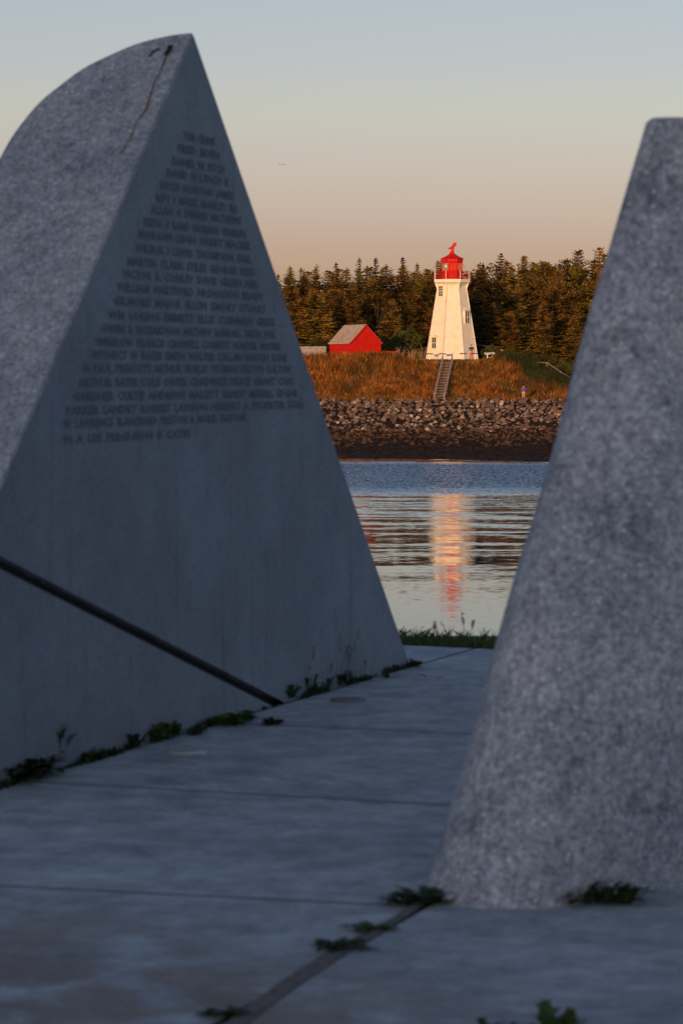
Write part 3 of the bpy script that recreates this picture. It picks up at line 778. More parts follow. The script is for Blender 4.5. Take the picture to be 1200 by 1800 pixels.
for k, a in enumerate(VA):
    d = Vector((math.sin(a), -math.cos(a), 0)); s = Vector((d.y, -d.x, 0))
    for off in (0,):
        v = [d * 1.80 + Vector((0, 0, 8.35)), d * 2.08 + Vector((0, 0, 9.05)), d * 1.80 + Vector((0, 0, 9.05))]
        L = [bm.verts.new(p + s * .05) for p in v]; Q = [bm.verts.new(p - s * .05) for p in v]
        bm.faces.new(L); bm.faces.new(Q[::-1])
        for i in range(3): bm.faces.new((L[i], Q[i], Q[(i + 1) % 3], L[(i + 1) % 3]))
bm_obj('bracket', bm, M_wt, lh)
rail = thing('gallery_railing', None, None); rail.parent = lh
bm = new()
for a in VA: tube(bm, [pt(a, 2.15, 9.46), pt(a, 2.15, 10.45)], .035, 6)
bm_obj('post', bm, M_wt, rail)
bm = new()
for k in range(8):
    a, b_ = VA[k], VA[(k + 1) % 8]
    for z in (9.75, 10.05, 10.35): tube(bm, [pt(a, 2.15, z), pt(b_, 2.15, z)], .025, 6)
    for j in range(1, 6):
        t = j / 6; p = Vector(pt(a, 2.15, 9.46)).lerp(Vector(pt(b_, 2.15, 9.46)), t)
        tube(bm, [p, p + Vector((0, 0, .9))], .012, 5)
bm_obj('rail', bm, M_lred, rail)
lan = bpy.data.objects.new('lantern', None); C.objects.link(lan); lan.parent = lh
bm = new(); octa(bm, [(1.25, 9.47), (1.25, 10.45)]); bm_obj('lantern_wall', bm, M_lred, lan)
bm = new()
for k, a in enumerate(VA):
    p, q = Vector(pt(a, 1.23, 10.45)), Vector(pt(a, 1.23, 11.5)); tube(bm, [p, q], .055, 6)
    a2 = VA[(k + 1) % 8]
    for z in (10.47, 11.42): tube(bm, [pt(a, 1.23, z), pt(a2, 1.23, z)], .05, 6)
bm_obj('mullion', bm, M_lred, lan)
for k in range(8):
    a, a2 = VA[k], VA[(k + 1) % 8]
    vs = [pt(a, 1.18, 10.46), pt(a2, 1.18, 10.46), pt(a2, 1.18, 11.45), pt(a, 1.18, 11.45)]
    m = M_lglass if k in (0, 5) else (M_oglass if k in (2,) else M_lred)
    o = mesh_obj('lantern_pane' if m is not M_lred else 'red_panel', vs, [(0, 1, 2, 3)], m, lan)
    if k == 0: o['label'] = 'grey glass pane facing left'
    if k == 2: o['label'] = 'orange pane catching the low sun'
bm = new(); bmesh.ops.create_icosphere(bm, subdivisions=2, radius=.24, matrix=Matrix.Translation(Vector(pt(R(-43.5), .98, 10.98)))); bm_obj('lens', bm, mat('lens', color=(.55, .52, .48), rough=.2), lan, smooth=True)
bm = new(); octa(bm, [(1.28, 11.44), (1.34, 11.5), (1.37, 11.82), (1.45, 11.88), (.85, 12.14), (.36, 12.42), (.20, 12.75)]); rf = bm_obj('roof', bm, M_lred, lh)
bm = new(); tube(bm, [(-.13, 0, 12.6), (-.13, 0, 13.12)], .05, 8); tube(bm, [(.10, 0, 12.6), (.12, 0, 13.25)], .12, 10); 
tube(bm, [(-.42, 0, 13.03), (-.12, 0, 13.14), (.35, 0, 13.5)], [.06, .15, .17], 10)
tube(bm, [(.30, .22, 13.52), (.30, -.22, 13.52)], .24, 14)
bm_obj('ventilator', bm, M_lred, rf)
def face_window(k, z, off, w, h, hood):
    a = (VA[k] + VA[(k + 1) % 8]) / 2
    Rz = (3.19 - .1643 * (z - h / 2)) * math.cos(R(22.5))
    M = Matrix.Rotation(a, 4, 'Z') @ Matrix.Translation((off, -Rz - .02, z))
    root = bpy.data.objects.new('window', None); C.objects.link(root); root.parent = lh
    bm = new(); t = .075
    box(bm, (-w / 2 - t / 2, .22, 0), (t, .6, h + 2 * t), M); box(bm, (w / 2 + t / 2, .22, 0), (t, .6, h + 2 * t), M)
    box(bm, (0, .22, h / 2 + t / 2), (w, .59, t), M); box(bm, (0, .2, -h / 2 - t / 2), (w + .02, .62, t - .004), M)
    box(bm, (0, -.06, 0), (w, .05, .06), M); box(bm, (0, -.06, 0), (.045, .046, h), M)
    if not hood:
        box(bm, (0, -.06, h / 4), (w, .03, .025), M); box(bm, (0, -.06, -h / 4), (w, .03, .025), M)
    bm_obj('frame', bm, M_wt, root)
    bm = new(); box(bm, (0, -.035, 0), (w, .02, h), M); bm_obj('pane', bm, M_dglass, root)
    if hood:
        bm = new()
        v = [(-w / 2 - .2, -.16, h / 2 + .08), (w / 2 + .2, -.16, h / 2 + .08), (0, -.16, h / 2 + .30), (-w / 2 - .2, .5, h / 2 + .08), (w / 2 + .2, .5, h / 2 + .08), (0, .5, h / 2 + .30)]
        V = [bm.verts.new(M @ Vector(p)) for p in v]
        for f in ((0, 1, 2), (5, 4, 3), (0, 3, 4, 1), (1, 4, 5, 2), (2, 5, 3, 0)): bm.faces.new([V[i] for i in f])
        bm_obj('hood', bm, M_wt, root)
face_window(0, 2.12, -.28, .60, 1.25, True)
face_window(0, 8.10, -.08, .58, 1.15, False)
face_window(2, 5.10, 0, .66, 1.4, True)
bm = new(); tube(bm, [Vector(pt(R(-21), 3.25, .3)) , Vector(pt(R(-21), 1.80, 8.7))], .03, 6); bm_obj('downpipe', bm, mat('grey_pipe', color=(.5, .47, .42)), lh)
bm = new(); tube(bm, [Vector(pt(R(58), 2.50, 2.6)), Vector(pt(R(58), 2.95, 2.75))], .03, 6); bmesh.ops.create_icosphere(bm, subdivisions=1, radius=.12, matrix=Matrix.Translation(Vector(pt(R(58), 3.0, 2.72)))); bm_obj('wall_lamp', bm, M_wt, lh)

# ------------------------------------------------------------ red shed and outbuildings
M_shed = mat('red_boards', two_tone((.34, .008, .004), (.46, .014, .008), 2.5, rough=.8), Specular_IOR_Level=.15)
def shingle(c1, c2):
    def f(t, b):
        P = objc(t); n1, r1 = noise_ramp(t, P, 3.0, [(.35, c1), (.65, c2)], 6, .7)
        br = nd(t, 'ShaderNodeTexBrick'); br.inputs['Scale'].default_value = 4; br.inputs['Mortar Size'].default_value = .03
        br.inputs['Color1'].default_value = (1, 1, 1, 1); br.inputs['Color2'].default_value = (.75, .75, .75, 1); br.inputs['Mortar'].default_value = (.5, .5, .5, 1)
        t.links.new(P, br.inputs['Vector'])
        t.links.new(mixc(t, 'MULTIPLY', .8, r1.outputs[0], br.outputs[0]), b.inputs['Base Color']); b.inputs['Roughness'].default_value = .85
    return f
M_roof = mat('weathered_shingle', shingle((.30, .25, .20), (.58, .50, .42)))
def shed(loc, rz, w, l, hw, hr, wall, roofm, label, name='shed', extra=True, over=.14):
    """gable end faces -y, ridge runs along y"""
    root = thing(name, label, name.split('_')[-1], loc, rz)
    bm = new()
    P = [(-w / 2, -.6), (w / 2, -.6), (w / 2, hw), (0, hw + hr), (-w / 2, hw)]
    F = [bm.verts.new((x, 0, z)) for x, z in P]; K = [bm.verts.new((x, l, z)) for x, z in P]
    bm.faces.new(F); bm.faces.new(K[::-1])
    for i in range(5): bm.faces.new((F[i], K[i], K[(i + 1) % 5], F[(i + 1) % 5]))
    bm_obj('wall', bm, wall, root)
    bm = new(); sl = hr / (w / 2)
    for s in (-1, 1):
        x1 = s * (w / 2 + over); z1 = hw - over * sl; t = .09
        v = [(0, -over, hw + hr + .02), (x1, -over, z1 + .02), (x1, -over, z1 + t), (0, -over, hw + hr + t + .02)]
        a_ = [bm.verts.new(p) for p in v]; b2 = [bm.verts.new((p[0], l + over, p[2])) for p in v]
        bm.faces.new(a_); bm.faces.new(b2[::-1])
        for i in range(4): bm.faces.new((a_[i], b2[i], b2[(i + 1) % 4], a_[(i + 1) % 4]))
    bm_obj('roof', bm, roofm, root)
    if extra:
        bm = new()
        for x in np.arange(-w / 2 + .15, w / 2 - .05, .3):
            top = hw + hr * (1 - abs(x) / (w / 2)) - .12; box(bm, (x, -.012, (top - .5) / 2), (.03, .02, top + .5))
        bm_obj('batten', bm, wall, root)
        bm = new()
        for s in (-1, 1):
            M = Matrix.Translation((s * (w / 4 + over / 2), -over - .02, hw + hr / 2 - over * sl / 2 + .03)) @ Matrix.Rotation(s * math.atan(sl), 4, 'Y')
            box(bm, (0, 0, 0), (math.hypot(w / 2 + over, hr + over * sl), .03, .13), M)
        bm_obj('bargeboard', bm, mat('dark_red_trim', color=(.36, .03, .02)), root)
        wn = bpy.data.objects.new('window', None); C.objects.link(wn); wn.parent = root
        bm = new(); box(bm, (-.05, -.03, .62), (.34, .03, .5)); bm_obj('pane', bm, M_dglass, wn)
        bm = new(); box(bm, (-.05, -.03, .89), (.46, .05, .05)); box(bm, (-.05, -.03, .35), (.46, .05, .05)); box(bm, (-.25, -.03, .62), (.05, .05, .48)); box(bm, (.15, -.03, .62), (.05, .05, .48))
        bm_obj('frame', bm, mat('frame_dark_red', color=(.2, .02, .015)), wn)
    return root
SC = at(642.5, 640, 321)
zg = W + 8.3
shed((SC.x, 321, zg), R(25), 3.8, 5.6, 2.1, 1.95, M_shed, M_roof, 'small red boarded shed with weathered shingle roof and steep gable', 'shed')
o2 = shed((at(571, 640, 325).x, 325, zg - .2), R(90), 3.0, 6.5, .95, .85, mat('tan_boards', two_tone((.26, .13, .06), (.34, .18, .09), 3)), M_roof,
     'low outbuilding with grey roof, partly hidden behind the left stone', 'low_outbuilding', extra=False)
fr = thing('low_fence', 'low red board fence between the red shed and the lighthouse', 'fence', (at(681, 640, 322).x, 322, zg))
for k in range(5):
    bm = new(); box(bm, (-1.0 + .5 * k, 0, .45), (.08, .08, 1.3)); bm_obj('post', bm, M_shed, fr)
for z in (.75, 1.05):
    bm = new(); box(bm, (0, -.06, z), (2.15, .03, .14)); bm_obj('rail', bm, M_shed, fr)

# ------------------------------------------------------------ stairs up the bank
M_wood = mat('weathered_wood', two_tone((.20, .16, .14), (.34, .28, .25), 4))
sb, stp = at(771, 704, 290.2), at(786, 641, 303.6)
z0 = isl_z(sb.x, 290.2) + .15; z1 = isl_z(stp.x, 303.6) + .30
p0 = Vector((sb.x, 290.2, z0)); p1 = Vector((stp.x, 303.6, z1)); dv = p1 - p0
st = thing('beach_stairs', 'long straight wooden stairs with handrails climbing the bank to the lighthouse', 'stairs', p0)
dh = Vector((dv.x, dv.y, 0)).normalized(); sdv = Vector((dh.y, -dh.x, 0)); ang = math.atan2(-dh.x, dh.y)
HW = .52
for s in (-1, 1):
    bm = new(); a_, b_ = sdv * s * HW, sdv * s * HW + dv
    for (q, r_) in ((a_, b_),):
        vs = [bm.verts.new(v) for v in (q + sdv * .03 + Vector((0, 0, -.2)), q - sdv * .03 + Vector((0, 0, -.2)), q - sdv * .03 + Vector((0, 0, .06)), q + sdv * .03 + Vector((0, 0, .06)),
                                          r_ + sdv * .03 + Vector((0, 0, -.2)), r_ - sdv * .03 + Vector((0, 0, -.2)), r_ - sdv * .03 + Vector((0, 0, .06)), r_ + sdv * .03 + Vector((0, 0, .06)))]
        for f in ((0, 1, 2, 3), (7, 6, 5, 4), (0, 4, 5, 1), (1, 5, 6, 2), (2, 6, 7, 3), (3, 7, 4, 0)): bm.faces.new([vs[i] for i in f])
    bm_obj('stringer', bm, M_wood, st)
    top = Vector((0, 0, .72)); ext = dv.normalized() * .7
    bm = new(); tube(bm, [a_ + top, b_ + top + ext], .038, 6); bm_obj('handrail', bm, M_wood, st)
    bm = new(); tube(bm, [a_ + top * .5, b_ + top * .5], .028, 6); bm_obj('handrail', bm, M_wood, st)
    for k in range(8):
        q = a_ + dv * (k / 7); bm = new(); box(bm, (q.x, q.y, q.z + .1), (.08, .08, 1.25)); bm_obj('post', bm, M_wood, st)
NT = 24
for k in range(NT):
    q = dv * ((k + .5) / NT); M = Matrix.Translation(q) @ Matrix.Rotation(ang, 4, 'Z')
    bm = new(); box(bm, (0, 0, .05), (2 * HW, .28, .045), M); bm_obj('tread', bm, M_wood, st)

# ------------------------------------------------------------ information panels, benches, rails
M_panel = mat('panel_brown', two_tone((.10, .07, .05), (.16, .12, .09), 6, rough=.5)); M_pblue = mat('panel_blue_grey', color=(.32, .36, .42), rough=.4)
def panel(px, py, Y, w, m, label, postm=M_wt, tilt=25, dbl=False):
    p = at(px, py, Y); z = isl_z(p.x, Y); h = p.z - z
    root = thing('information_panel', label, 'information panel', (p.x, Y, z), group='information panels on the crest by the lighthouse')
    bm = new()
    box(bm, (0, 0, h / 2 - .05), (.10, .10, h + .1)); bm_obj('post', bm, postm, root)
    bm = new(); M = Matrix.Translation((0, 0, h + .03)) @ Matrix.Rotation(R(tilt), 4, 'X')
    box(bm, (0, 0, 0), (w, .5, .05), M, bev=.008); bm_obj('board', bm, m, root)
    return root
panel(754.5, 622.5, 314, .78, M_panel, 'dark topped panel on a white post at the left corner of the lighthouse', tilt=-8)
panel(767, 625, 316, .5, M_pblue, 'small blue grey panel left of the stair top', M_pblue, tilt=25)
panel(777, 622.5, 313, .82, M_panel, 'dark topped panel directly above the stair top', tilt=-8)
panel(789.5, 624.5, 315, .72, M_pblue, 'blue grey panel right of the stair top', tilt=25)
panel(814, 622, 312, .78, M_panel, 'dark topped panel on a white post below the right corner edge of the lighthouse', tilt=-8)
panel(834.5, 622, 314, .70, M_panel, 'dark topped panel beside the person by the lighthouse', tilt=-8)
panel(856, 622, 312, .6, M_wt, 'white panel on a white post right of the lighthouse, the nearer one', tilt=20)
panel(864.5, 621.5, 313, .6, M_wt, 'white panel on a white post right of the lighthouse, the one by the bench', tilt=20)
bp = at(866, 634, 314)
be = thing('low_rail', 'low white rail on short posts beside the white panels', 'rail', (bp.x, 314, isl_z(bp.x, 314)))
for dx in (-.5, .5):
    bm = new(); box(bm, (dx, 0, .12), (.07, .07, .35)); bm_obj('post', bm, M_wt, be)
bm = new(); box(bm, (0, -.05, .26), (1.3, .04, .08)); bm_obj('rail', bm, M_wt, be)
bm = new(); box(bm, (0, -.05, .08), (1.3, .04, .06)); bm_obj('rail', bm, M_wt, be)
bp = at(881.5, 615, 311)
z = isl_z(bp.x, 311); po = thing('marker_post', 'thin weathered post with a small crossbar right of the white panels', 'post', (bp.x, 311, z))
bm = new(); box(bm, (0, 0, (bp.z - z) / 2), (.08, .08, bp.z - z)); bm_obj('post', bm, M_wood, po)
bm = new(); box(bm, (0, -.05, bp.z - z - .03), (.34, .05, .09)); bm_obj('crossbar', bm, M_wood, po)
for px, py, w, lab in ((908, 630, .32, 'white stone on the green crest, the larger of two'), (914.5, 630.5, .22, 'white stone on the green crest, the smaller of two')):
    p = at(px, py, 303); me = rockm[2][0]; o = bpy.data.objects.new('white_stone', me.copy()); C.objects.link(o); o.data.materials[0] = M_wt
    o.location = (p.x, 303, isl_z(p.x, 303) + .12); o.scale = (w * 1.2, w, w * .7); tag(o, lab, 'stone', 'white stones on the crest')
# sloping handrail
M_rail = mat('galvanised_rail', color=(.22, .19, .17), rough=.6)
hp = [at(944, 637, 306), at(960.4, 637.5, 306), at(984, 653, 306), at(1008, 668, 306), at(1030, 681, 306)]
hr_ = thing('path_handrail', 'grey metal handrail running down the green slope on the right', 'handrail', (0, 0, 0))
bm = new(); tube(bm, hp, .045, 6); bm_obj('rail', bm, M_rail, hr_)
bm = new(); tube(bm, [p - Vector((0, 0, .5)) for p in hp[1:]], .04, 6); bm_obj('rail', bm, M_rail, hr_)
for p in hp:
    g = isl_z(p.x, p.y) - .1; bm = new(); tube(bm, [(p.x, p.y, min(g, p.z - .9)), (p.x, p.y, p.z + .03)], .045, 6); bm_obj('post', bm, M_rail, hr_)
# wire
M_wire = mat('wire', color=(.25, .24, .22), rough=.5)
for (a_, b_, lab) in (((836, 605.5), (930, 602.5), 'thin wire running from the lighthouse to the forest on the right'), ((764, 607), (690, 609), 'thin wire running from the lighthouse to the left behind the shed')):
    p, q = at(*a_, 332), at(*b_, 338); bm = new()
    tube(bm, [p.lerp(q, t / 8) - Vector((0, 0, .35 * (1 - (2 * t / 8 - 1) ** 2))) for t in range(9)], .018, 5)
    tag(bm_obj('overhead_wire', bm, M_wire), lab, 'wire', 'wires at the lighthouse')

# ------------------------------------------------------------ people
M_skin = mat('skin', color=(.45, .27, .19), rough=.6)
def skin_mesh(name, chains, m, parent, sub=1):
    """chains: lists of (x,y,z,r); points that coincide are welded"""
    bm = new(); ly = bm.verts.layers.skin.verify(); idx = {}
    first = True
    for ch in chains:
        prev = None
        for (x, y, z, r) in ch:
            k = (round(x, 4), round(y, 4), round(z, 4))
            if k not in idx:
                v = bm.verts.new((x, y, z)); v[ly].radius = (r, r); v[ly].use_root = first; first = False; idx[k] = v
            v = idx[k]
            if prev and prev is not v and not bm.edges.get((prev, v)): bm.edges.new((prev, v))
            prev = v
    o = bm_obj(name, bm, None, parent, normals=False)
    o.data.materials.append(m)
    s = o.modifiers.new('skin', 'SKIN'); s.use_smooth_shade = True
    o.modifiers.new('sub', 'SUBSURF').levels = sub; o.modifiers['sub'].render_levels = sub
    return o
def person(label, loc, rz, shirt, trousers, shoes, hair, arms):
    root = thing('person', label, 'person', loc, rz)
    pel = (0, 0, .92, .12); ch = []
    body_ = [[pel, (0, .01, 1.12, .12), (0, .02, 1.32, .13), (0, .02, 1.43, .075), (0, .005, 1.50, .055), (0, -.005, 1.56, .075), (0, -.01, 1.63, .092), (0, .0, 1.69, .082)],
             [(0, -.005, 1.56, .075), (0, -.095, 1.585, .018)],
             [(0, -.01, 1.63, .092), (0, -.115, 1.605, .014)]]
    shirt_, sleeve = [[(0, 0, .90, .145), (0, .01, 1.12, .14), (0, .02, 1.32, .155), (0, .02, 1.43, .10)]], []
    for s in (-1, 1):
        leg = [pel, (.09 * s, 0, .86, .095), (.10 * s, -.02 * s, .48, .062), (.11 * s, .02, .09, .042), (.12 * s, -.03, .03, .04), (.125 * s, -.14, .025, .034)]
        body_.append(leg)
        E, H = arms[0 if s < 0 else 1]
        sh = (.18 * s, .02, 1.40, .058)
        body_.append([(0, .02, 1.32, .13), sh, (*E, .04), (*H, .028)])
        shirt_.append([(0, .02, 1.32, .155), (.18 * s, .02, 1.40, .07), (*E, .055), (*(Vector(E).lerp(Vector(H), .85)), .042)])
        Hv = Vector(H); fd = (Hv - Vector(E)).normalized(); sd_ = fd.orthogonal().normalized(); palm = Hv + fd * .07
        body_.append([(*H, .028), (*palm, .03)])
        for j, fl in enumerate((.065, .078, .072, .055)):
            o_ = sd_ * (.024 * (j - 1.5)); k1 = palm + fd * (fl * .5) + o_; k2 = palm + fd * fl + o_ + Vector((0, -.012, 0))
            body_.append([(*palm, .03), (*k1, .009), (*k2, .008)])
        body_.append([(*H, .028), (*(Hv + fd * .04 + sd_ * .045), .011), (*(Hv + fd * .075 + sd_ * .05), .009)])
    skin_mesh('body', body_, M_skin, root)
    skin_mesh('jacket' if 'jacket' in label else 'shirt', shirt_, shirt, root)
    skin_mesh('trousers', [[(0, 0, .96, .135)] + [(0, 0, .93, .135)] + [(.09 * s, 0, .86, .11), (.10 * s, -.02 * s, .48, .078), (.11 * s, .02, .10, .062)] for s in (-1, 1)], trousers, root)
    for s in (-1, 1):
        skin_mesh('shoe', [[(.118 * s, .04, .05, .05), (.12 * s, -.04, .045, .048), (.126 * s, -.15, .035, .04)]], shoes, root)
    bm = new(); bmesh.ops.create_icosphere(bm, subdivisions=2, radius=1, matrix=Matrix.Translation((0, .02, 1.665)) @ Matrix.Diagonal((.098, .105, .10, 1)))
    for v in bm.verts:
        if v.co.y < -.03 and v.co.z < 1.69: v.co.y = -.03
    bm_obj('hair', bm, hair, root, smooth=True)
    return root
p = at(919.5, 706, 289.6)
zz = isl_z(p.x, 289.6)
person('person in a purple top and tan trousers standing at the foot of the bank', (p.x, 289.6, zz), R(170), mat('purple_cloth', color=(.11, .07, .28)), mat('tan_cloth', color=(.35, .22, .13)),
       mat('brown_shoe', color=(.08, .05, .04)), mat('dark_hair', color=(.02, .013, .01)), (((-.27, .02, 1.16), (-.22, -.12, .95)), ((.27, .02, 1.16), (.22, -.12, .95))))
p = at(828, 634, 316)
person('person in a dark jacket and reddish trousers standing beside the lighthouse', (p.x, 316, isl_z(p.x, 316)), R(20), mat('dark_cloth', color=(.03, .02, .035)), mat('red_cloth', color=(.45, .10, .08)),
       mat('dark_shoe', color=(.05, .04, .04)), bpy.data.materials['dark_hair'], (((-.30, -.02, 1.20), (-.08, -.26, 1.20)), ((.30, -.02, 1.20), (.08, -.26, 1.16))))

# ------------------------------------------------------------ trees
M_sp = [mat('spruce_needles', two_tone((.010, .011, .003), (.125, .088, .017), .75, lo=.44, hi=.57, rnd=.6)), mat('fir_needles', two_tone((.014, .013, .004), (.155, .102, .019), .75, lo=.44, hi=.57, rnd=.6))]  # near-black to golden clumps paint shaded and sunlit boughs into the needles
M_bl = mat('broadleaf_foliage', two_tone((.016, .015, .004), (.165, .106, .02), .7, lo=.44, hi=.57, rnd=.5))  # lit and shaded clumps painted into the leaf colour here too
M_bark = mat('bark', two_tone((.04, .028, .02), (.08, .055, .04), 6))
def leaf_tri(V, F, c, d, s, rg, flat=.5):
    u = Vector((rg.gauss(0, 1), rg.gauss(0, 1), rg.gauss(0, flat))).normalized(); v = d.cross(u)
    if v.length < .01: return
    v.normalize(); i = len(V); e = (d + u * .4).normalized()
    V += [c - v * s * .45, c + v * s * .45, c + e * s * 1.25 + v * s * rg.uniform(-.2, .2), c - e * s * .3]
    F.append((i, i + 1, i + 2)); F.append((i, i + 1, i + 3))
def make_spruce(seed, H, Rb, m, dens=1.0, bare=.08, full=.75, ragged=.25):
    rg = random.Random(seed); V, F = [], []
    z = H * bare
    while z < H * .985:
        t = (z - H * bare) / (H * (1 - bare)); L0 = Rb * (1 - t) ** full * (min(1, .45 + t * 3.2)) + .10
        nb = int(rg.uniform(9, 13) * dens * (1 if t < .8 else .7)) + 2
        a0 = rg.uniform(0, 6.28)
        for b_ in range(nb):
            a = a0 + 6.28 * b_ / nb + rg.gauss(0, .25); L = L0 * rg.uniform(1 - ragged * 1.6, 1 + ragged * .7); d = Vector((math.cos(a), math.sin(a), 0))
            droop = rg.uniform(.10, .35) if t < .75 else -.35; zz = z + rg.uniform(-.08, .08)
            k = max(4, int(L / .17))
            for j in range(k):
                s = (j + .7) / k; c = d * (L * s) + Vector((0, 0, zz - (droop + .15) * L * s + .30 * L * s * s + rg.uniform(-.06, .06)))
                sz = (.125 + .125 * (1 - s)) * rg.uniform(.7, 1.25) * (1 if t < .8 else .62)
                side = Vector((-d.y, d.x, 0)) * rg.choice((-1, 1)) * rg.uniform(.1, .30) * L * (1 - s * .6)
                leaf_tri(V, F, c + side * .6, (d + side * 1.2 + Vector((0, 0, -.25))).normalized(), sz, rg)
                if rg.random() < .75: leaf_tri(V, F, c - side * .5, (d - side + Vector((0, 0, -.5))).normalized(), sz, rg)
        z += H * .022 + .22 * (1 - t) + .02
    leaf_tri(V, F, Vector((0, 0, H * .98)), Vector((0, 0, 1)), .2, rg); leaf_tri(V, F, Vector((0, 0, H * .99)), Vector((.1, 0, 1)), .16, rg)
    root = thing('spruce_tree', 'x', 'tree')
    mesh_obj('crown', V, F, m, root)
    bm = new(); tube(bm, [(0, 0, -.6), (.05, 0, H * .3), (0, .04, H * .65), (0, 0, H * .99)], [H * .014, H * .011, H * .006, .015], 7)
    for _ in range(14):
        zz = rg.uniform(.1, .8) * H; a = rg.uniform(0, 6.28); L = Rb * .6 * (1 - zz / H); tube(bm, [(0, 0, zz), (math.cos(a) * L, math.sin(a) * L, zz - .1 * L)], [.03, .01], 4)
    bm_obj('trunk', bm, M_bark, root)
    return root
def make_broad(seed, H, Rb, m, name='broadleaf_tree', low=.25):
    rg = random.Random(seed); V, F = [], []; cl = []
    for _ in range(46):
        t = rg.uniform(low, 1); rr = Rb * math.sin(math.pi * min(1, max(.08, (1 - t) * .85 + .12))) ** .7
        a = rg.uniform(0, 6.28); q = rg.uniform(.45, 1) * rr; cl.append((Vector((math.cos(a) * q, math.sin(a) * q, H * t - .3)), rg.uniform(.35, .75) * Rb * .42))
    for c, r in cl:
        for _ in range(130):
            d = Vector((rg.gauss(0, 1), rg.gauss(0, 1), rg.gauss(0, .8))).normalized(); leaf_tri(V, F, c + d * r * rg.uniform(.5, 1.1), (d + Vector((0, 0, .2))).normalized(), rg.uniform(.08, .155), rg, 1)
    root = thing(name, 'x', 'tree')
    mesh_obj('crown', V, F, m, root)
    bm = new(); tube(bm, [(0, 0, -.5), (.08, 0, H * .4), (0, .05, H * .8)], [H * .016, H * .011, .03], 7)
    for c, r in cl[::3]: tube(bm, [(0, 0, max(.2, c.z * .55)), c * .6 + Vector((0, 0, c.z * .25)), c], [.07, .045, .015], 5)
    bm_obj('trunk', bm, M_bark, root)
    return root
protos_s = [make_spruce(1, 12, 2.4, M_sp[0]), make_spruce(2, 12, 2.1, M_sp[0], 1, .05, .85), make_spruce(3, 12, 2.7, M_sp[1], 1.1, .04, .7), make_spruce(4, 12, 1.8, M_sp[0], .8, .15, .9, .4), make_spruce(5, 12, 2.3, M_sp[1], .9, .1, .65, .35)]
protos_k = [make_spruce(11, 12, 1.35, M_sp[0], .6, .25, .8, .5), make_spruce(12, 12, 1.7, M_sp[0], .65, .2, .95, .45), make_spruce(13, 12, 1.15, M_sp[1], .55, .3, .7, .6)]
protos_b = [make_broad(21, 9, 2.4, M_bl), make_broad(22, 9, 2.0, M_bl), make_broad(23, 9, 2.7, M_bl)]
used = set()
rg = random.Random(2024)
TL_ = [(440, 478), (500, 474), (560, 470), (640, 463), (700, 460), (760, 462), (830, 466), (870, 455), (960, 450), (1060, 447), (1150, 450)]   # forest skyline, measured
trees = []
def plan(Y, xa, xb, step, tier, hfun, broad, jy=2.0):
    x = xa
    while x < xb:
        yy = Y + rg.uniform(-jy, jy); xx = x + rg.uniform(-.35, .35) * step
        trees.append((xx, yy, tier, hfun(xx, yy), rg.random() < broad)); x += step * rg.uniform(.8, 1.2)
def sky_h(f0, f1):
    def g(x, y):
        px = 600 + x / y * FPX; top = (HZN - interp(px, TL_)) / FPX * y + CAMZ
        return max(4, (top - isl_z(x, y)) * rg.uniform(f0, f1))
    return g
plan(340, -14, 36, 3.3, 'front', sky_h(.55, .80), .06)
plan(347, -16, 38, 3.0, 'middle', sky_h(.72, .93), .20)
plan(355, -17, 40, 3.0, 'middle', sky_h(.80, .97), .22)
plan(364, -19, 42, 2.9, 'middle', sky_h(.86, 1.0), .25)
plan(370, -20, 44, 2.4, 'middle', sky_h(.90, .99), .3)
plan(377, -20, 44, 2.8, 'skyline', sky_h(.93, 1.07), 0)
plan(388, -21, 46, 2.3, 'skyline', sky_h(.92, 1.09), 0)
trees += [(at(565, 600, 334).x, 334, 'front', 8.2, False), (at(520, 600, 333).x, 333, 'front', 9.0, False), (at(955, 600, 333).x, 333, 'front', 8.6, False), (at(897, 600, 335).x, 335, 'front', 6.6, False), (at(1010, 600, 334).x, 334, 'front', 8.0, False)]
trees.sort()
order = {}
for (x, y, tier, h, br) in trees:
    br = br and tier != 'skyline'
    key = (tier, br); i = order.get(key, 0); order[key] = i + 1
    pool = protos_b if br else (protos_k if tier == 'skyline' and rg.random() < .6 else protos_s); pr = rg.choice(pool)
    H0 = 9 if br else 12; s = h / H0; w = s * rg.uniform(.9, 1.25) * (1.3 if tier == 'skyline' else 1.6)
    if br: w = max(w, .85)
    where = {'front': 'in the front row of the forest', 'middle': 'in the middle of the forest', 'skyline': 'on the forest skyline'}[tier]
    lab = ('round crowned olive tree ' if br else ('slender dark spruce ' if tier == 'skyline' else 'dense spruce ')) + where + ', ' + ordw(i) + (' from the left' if i else '')
    grp = 'broadleaf trees of the forest' if br else 'spruces of the forest'
    loc = (x, y, isl_z(x, y) - .2)
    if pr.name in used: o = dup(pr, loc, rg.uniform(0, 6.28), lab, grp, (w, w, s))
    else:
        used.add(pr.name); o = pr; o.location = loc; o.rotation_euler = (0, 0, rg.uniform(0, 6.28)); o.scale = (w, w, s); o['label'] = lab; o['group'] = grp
for pr in protos_s + protos_k + protos_b:
    if pr.name not in used:
        for c in list(pr.children): bpy.data.objects.remove(c)
        bpy.data.objects.remove(pr)
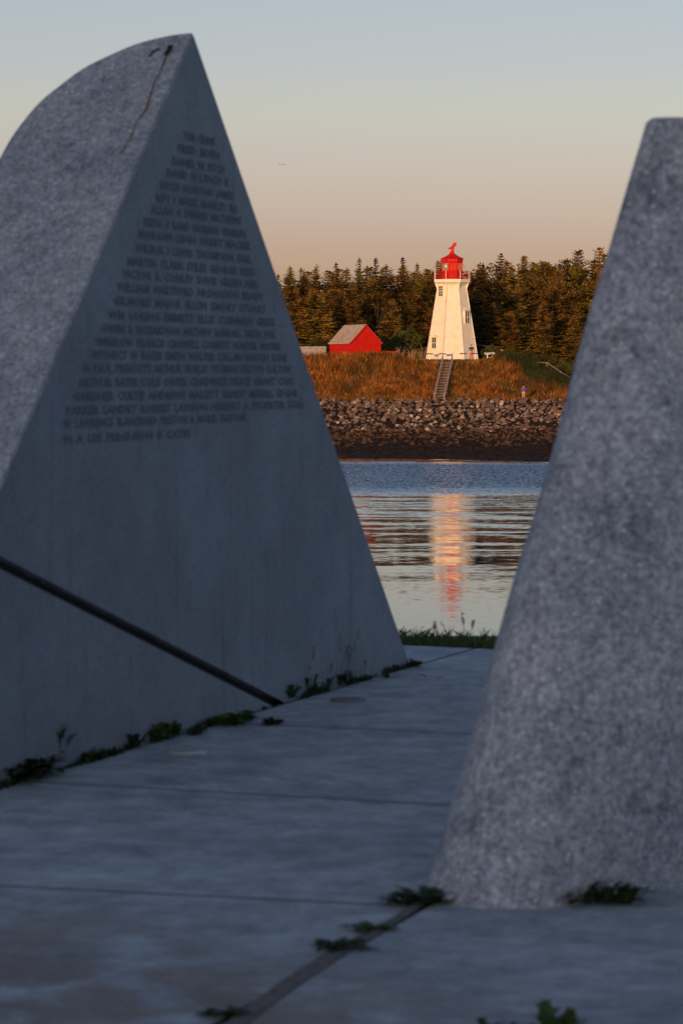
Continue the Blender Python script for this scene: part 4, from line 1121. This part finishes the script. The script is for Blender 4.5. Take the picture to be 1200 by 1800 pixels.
# bushes along the forest foot
M_bush = mat('bush_foliage', two_tone((.03, .038, .012), (.07, .07, .02), .9, rnd=.3))
bushp = [make_broad(31, 2.6, 1.5, M_bush, 'bush', .1), make_broad(32, 2.2, 1.8, M_bush, 'bush', .1)]
for b_ in bushp: b_['category'] = 'bush'
bl = [(712, 334, 1.5), (735, 336, .8), (686, 333, .9), (862, 331, .75), (892, 330, .8), (925, 329, .8), (950, 327, .8), (975, 325, .8), (1000, 322, .85), (1022, 320, .85), (590, 333, 1.0), (556, 331, 1.0), (668, 334, 1.2), (1045, 321, .9)]
bl.sort()
for i, (px, Y, s) in enumerate(bl):
    x = at(px, 640, Y).x; lab = ('rounded willow like bush between the shed and the lighthouse' if px == 712 else 'dark bush at the foot of the forest, ' + ordw(i) + (' from the left' if i else ''))
    loc = (x, Y, isl_z(x, Y) - .1)
    if i < 2:
        o = bushp[i]; o.location = loc; o.scale = (s, s, s); o['label'] = lab; o['group'] = 'bushes at the forest foot'
    else: o = dup(bushp[i % 2], loc, rg.uniform(0, 6.28), lab, 'bushes at the forest foot', (s, s, s))
# bare stalks between shed and lighthouse
M_bare = mat('pale_stalk', two_tone((.22, .15, .10), (.34, .25, .17), 4))
for i, (px, h, lab) in enumerate(((702, 1.9, 'tallest bare shrub right of the red shed'), (716, 1.1, 'low bare shrub between the shed and the lighthouse'), (727, 1.6, 'bare shrub with thin leaning stems in the middle of the gap'), (739, 1.5, 'bare shrub nearest the lighthouse on its left side'))):
    x = at(px, 640, 318).x; bm = new()
    for k in range(9):
        a = rg.uniform(-.35, .35); hh = h * rg.uniform(.55, 1); bx = rg.uniform(-.5, .5); by = rg.uniform(-.4, .4)
        tube(bm, [(bx, by, -.2), (bx + a * hh * .4, by, hh * .5), (bx + a * hh, by + .05, hh)], [.022, .017, .008], 5)
        for j in range(4):
            t = rg.uniform(.5, .95); b2 = rg.uniform(-.3, .3); c = Vector((bx + a * hh * t, by, hh * t)); tube(bm, [c, c + Vector((b2, 0, .25))], [.009, .005], 4)
    o = bm_obj('bare_shrub', bm, M_bare); o.location = (x, 318, isl_z(x, 318)); tag(o, lab, 'shrub', 'bare shrubs by the lighthouse')

# ------------------------------------------------------------ gulls
M_gull = mat('gull', color=(.30, .29, .28))
for px, py, lab in ((492.5, 290, 'small distant gull in the sky, the left of two'), (499, 289.5, 'small distant gull in the sky, the right of two')):
    p = at(px, py, 380); bm = new()
    tube(bm, [(-.02, -.28, 0), (0, -.15, .01), (0, .05, 0), (0, .26, -.02)], [.02, .06, .07, .015], 8)
    for s in (-1, 1):
        v = [(0, -.10, .03), (s * .30, -.13, .13), (s * .62, .02, .04), (s * .30, .06, .12), (0, .10, .03)]
        vv = [bm.verts.new(q) for q in v]; w2 = [bm.verts.new((q[0], q[1], q[2] - .015)) for q in v]
        bm.faces.new(vv); bm.faces.new(w2[::-1])
        for i in range(5): bm.faces.new((vv[i], w2[i], w2[(i + 1) % 5], vv[(i + 1) % 5]))
    o = bm_obj('gull', bm, M_gull); o.location = p; o.rotation_euler = (0, .15, .6); o.scale = (.6, .6, .6); tag(o, lab, 'gull', 'gulls in the sky')
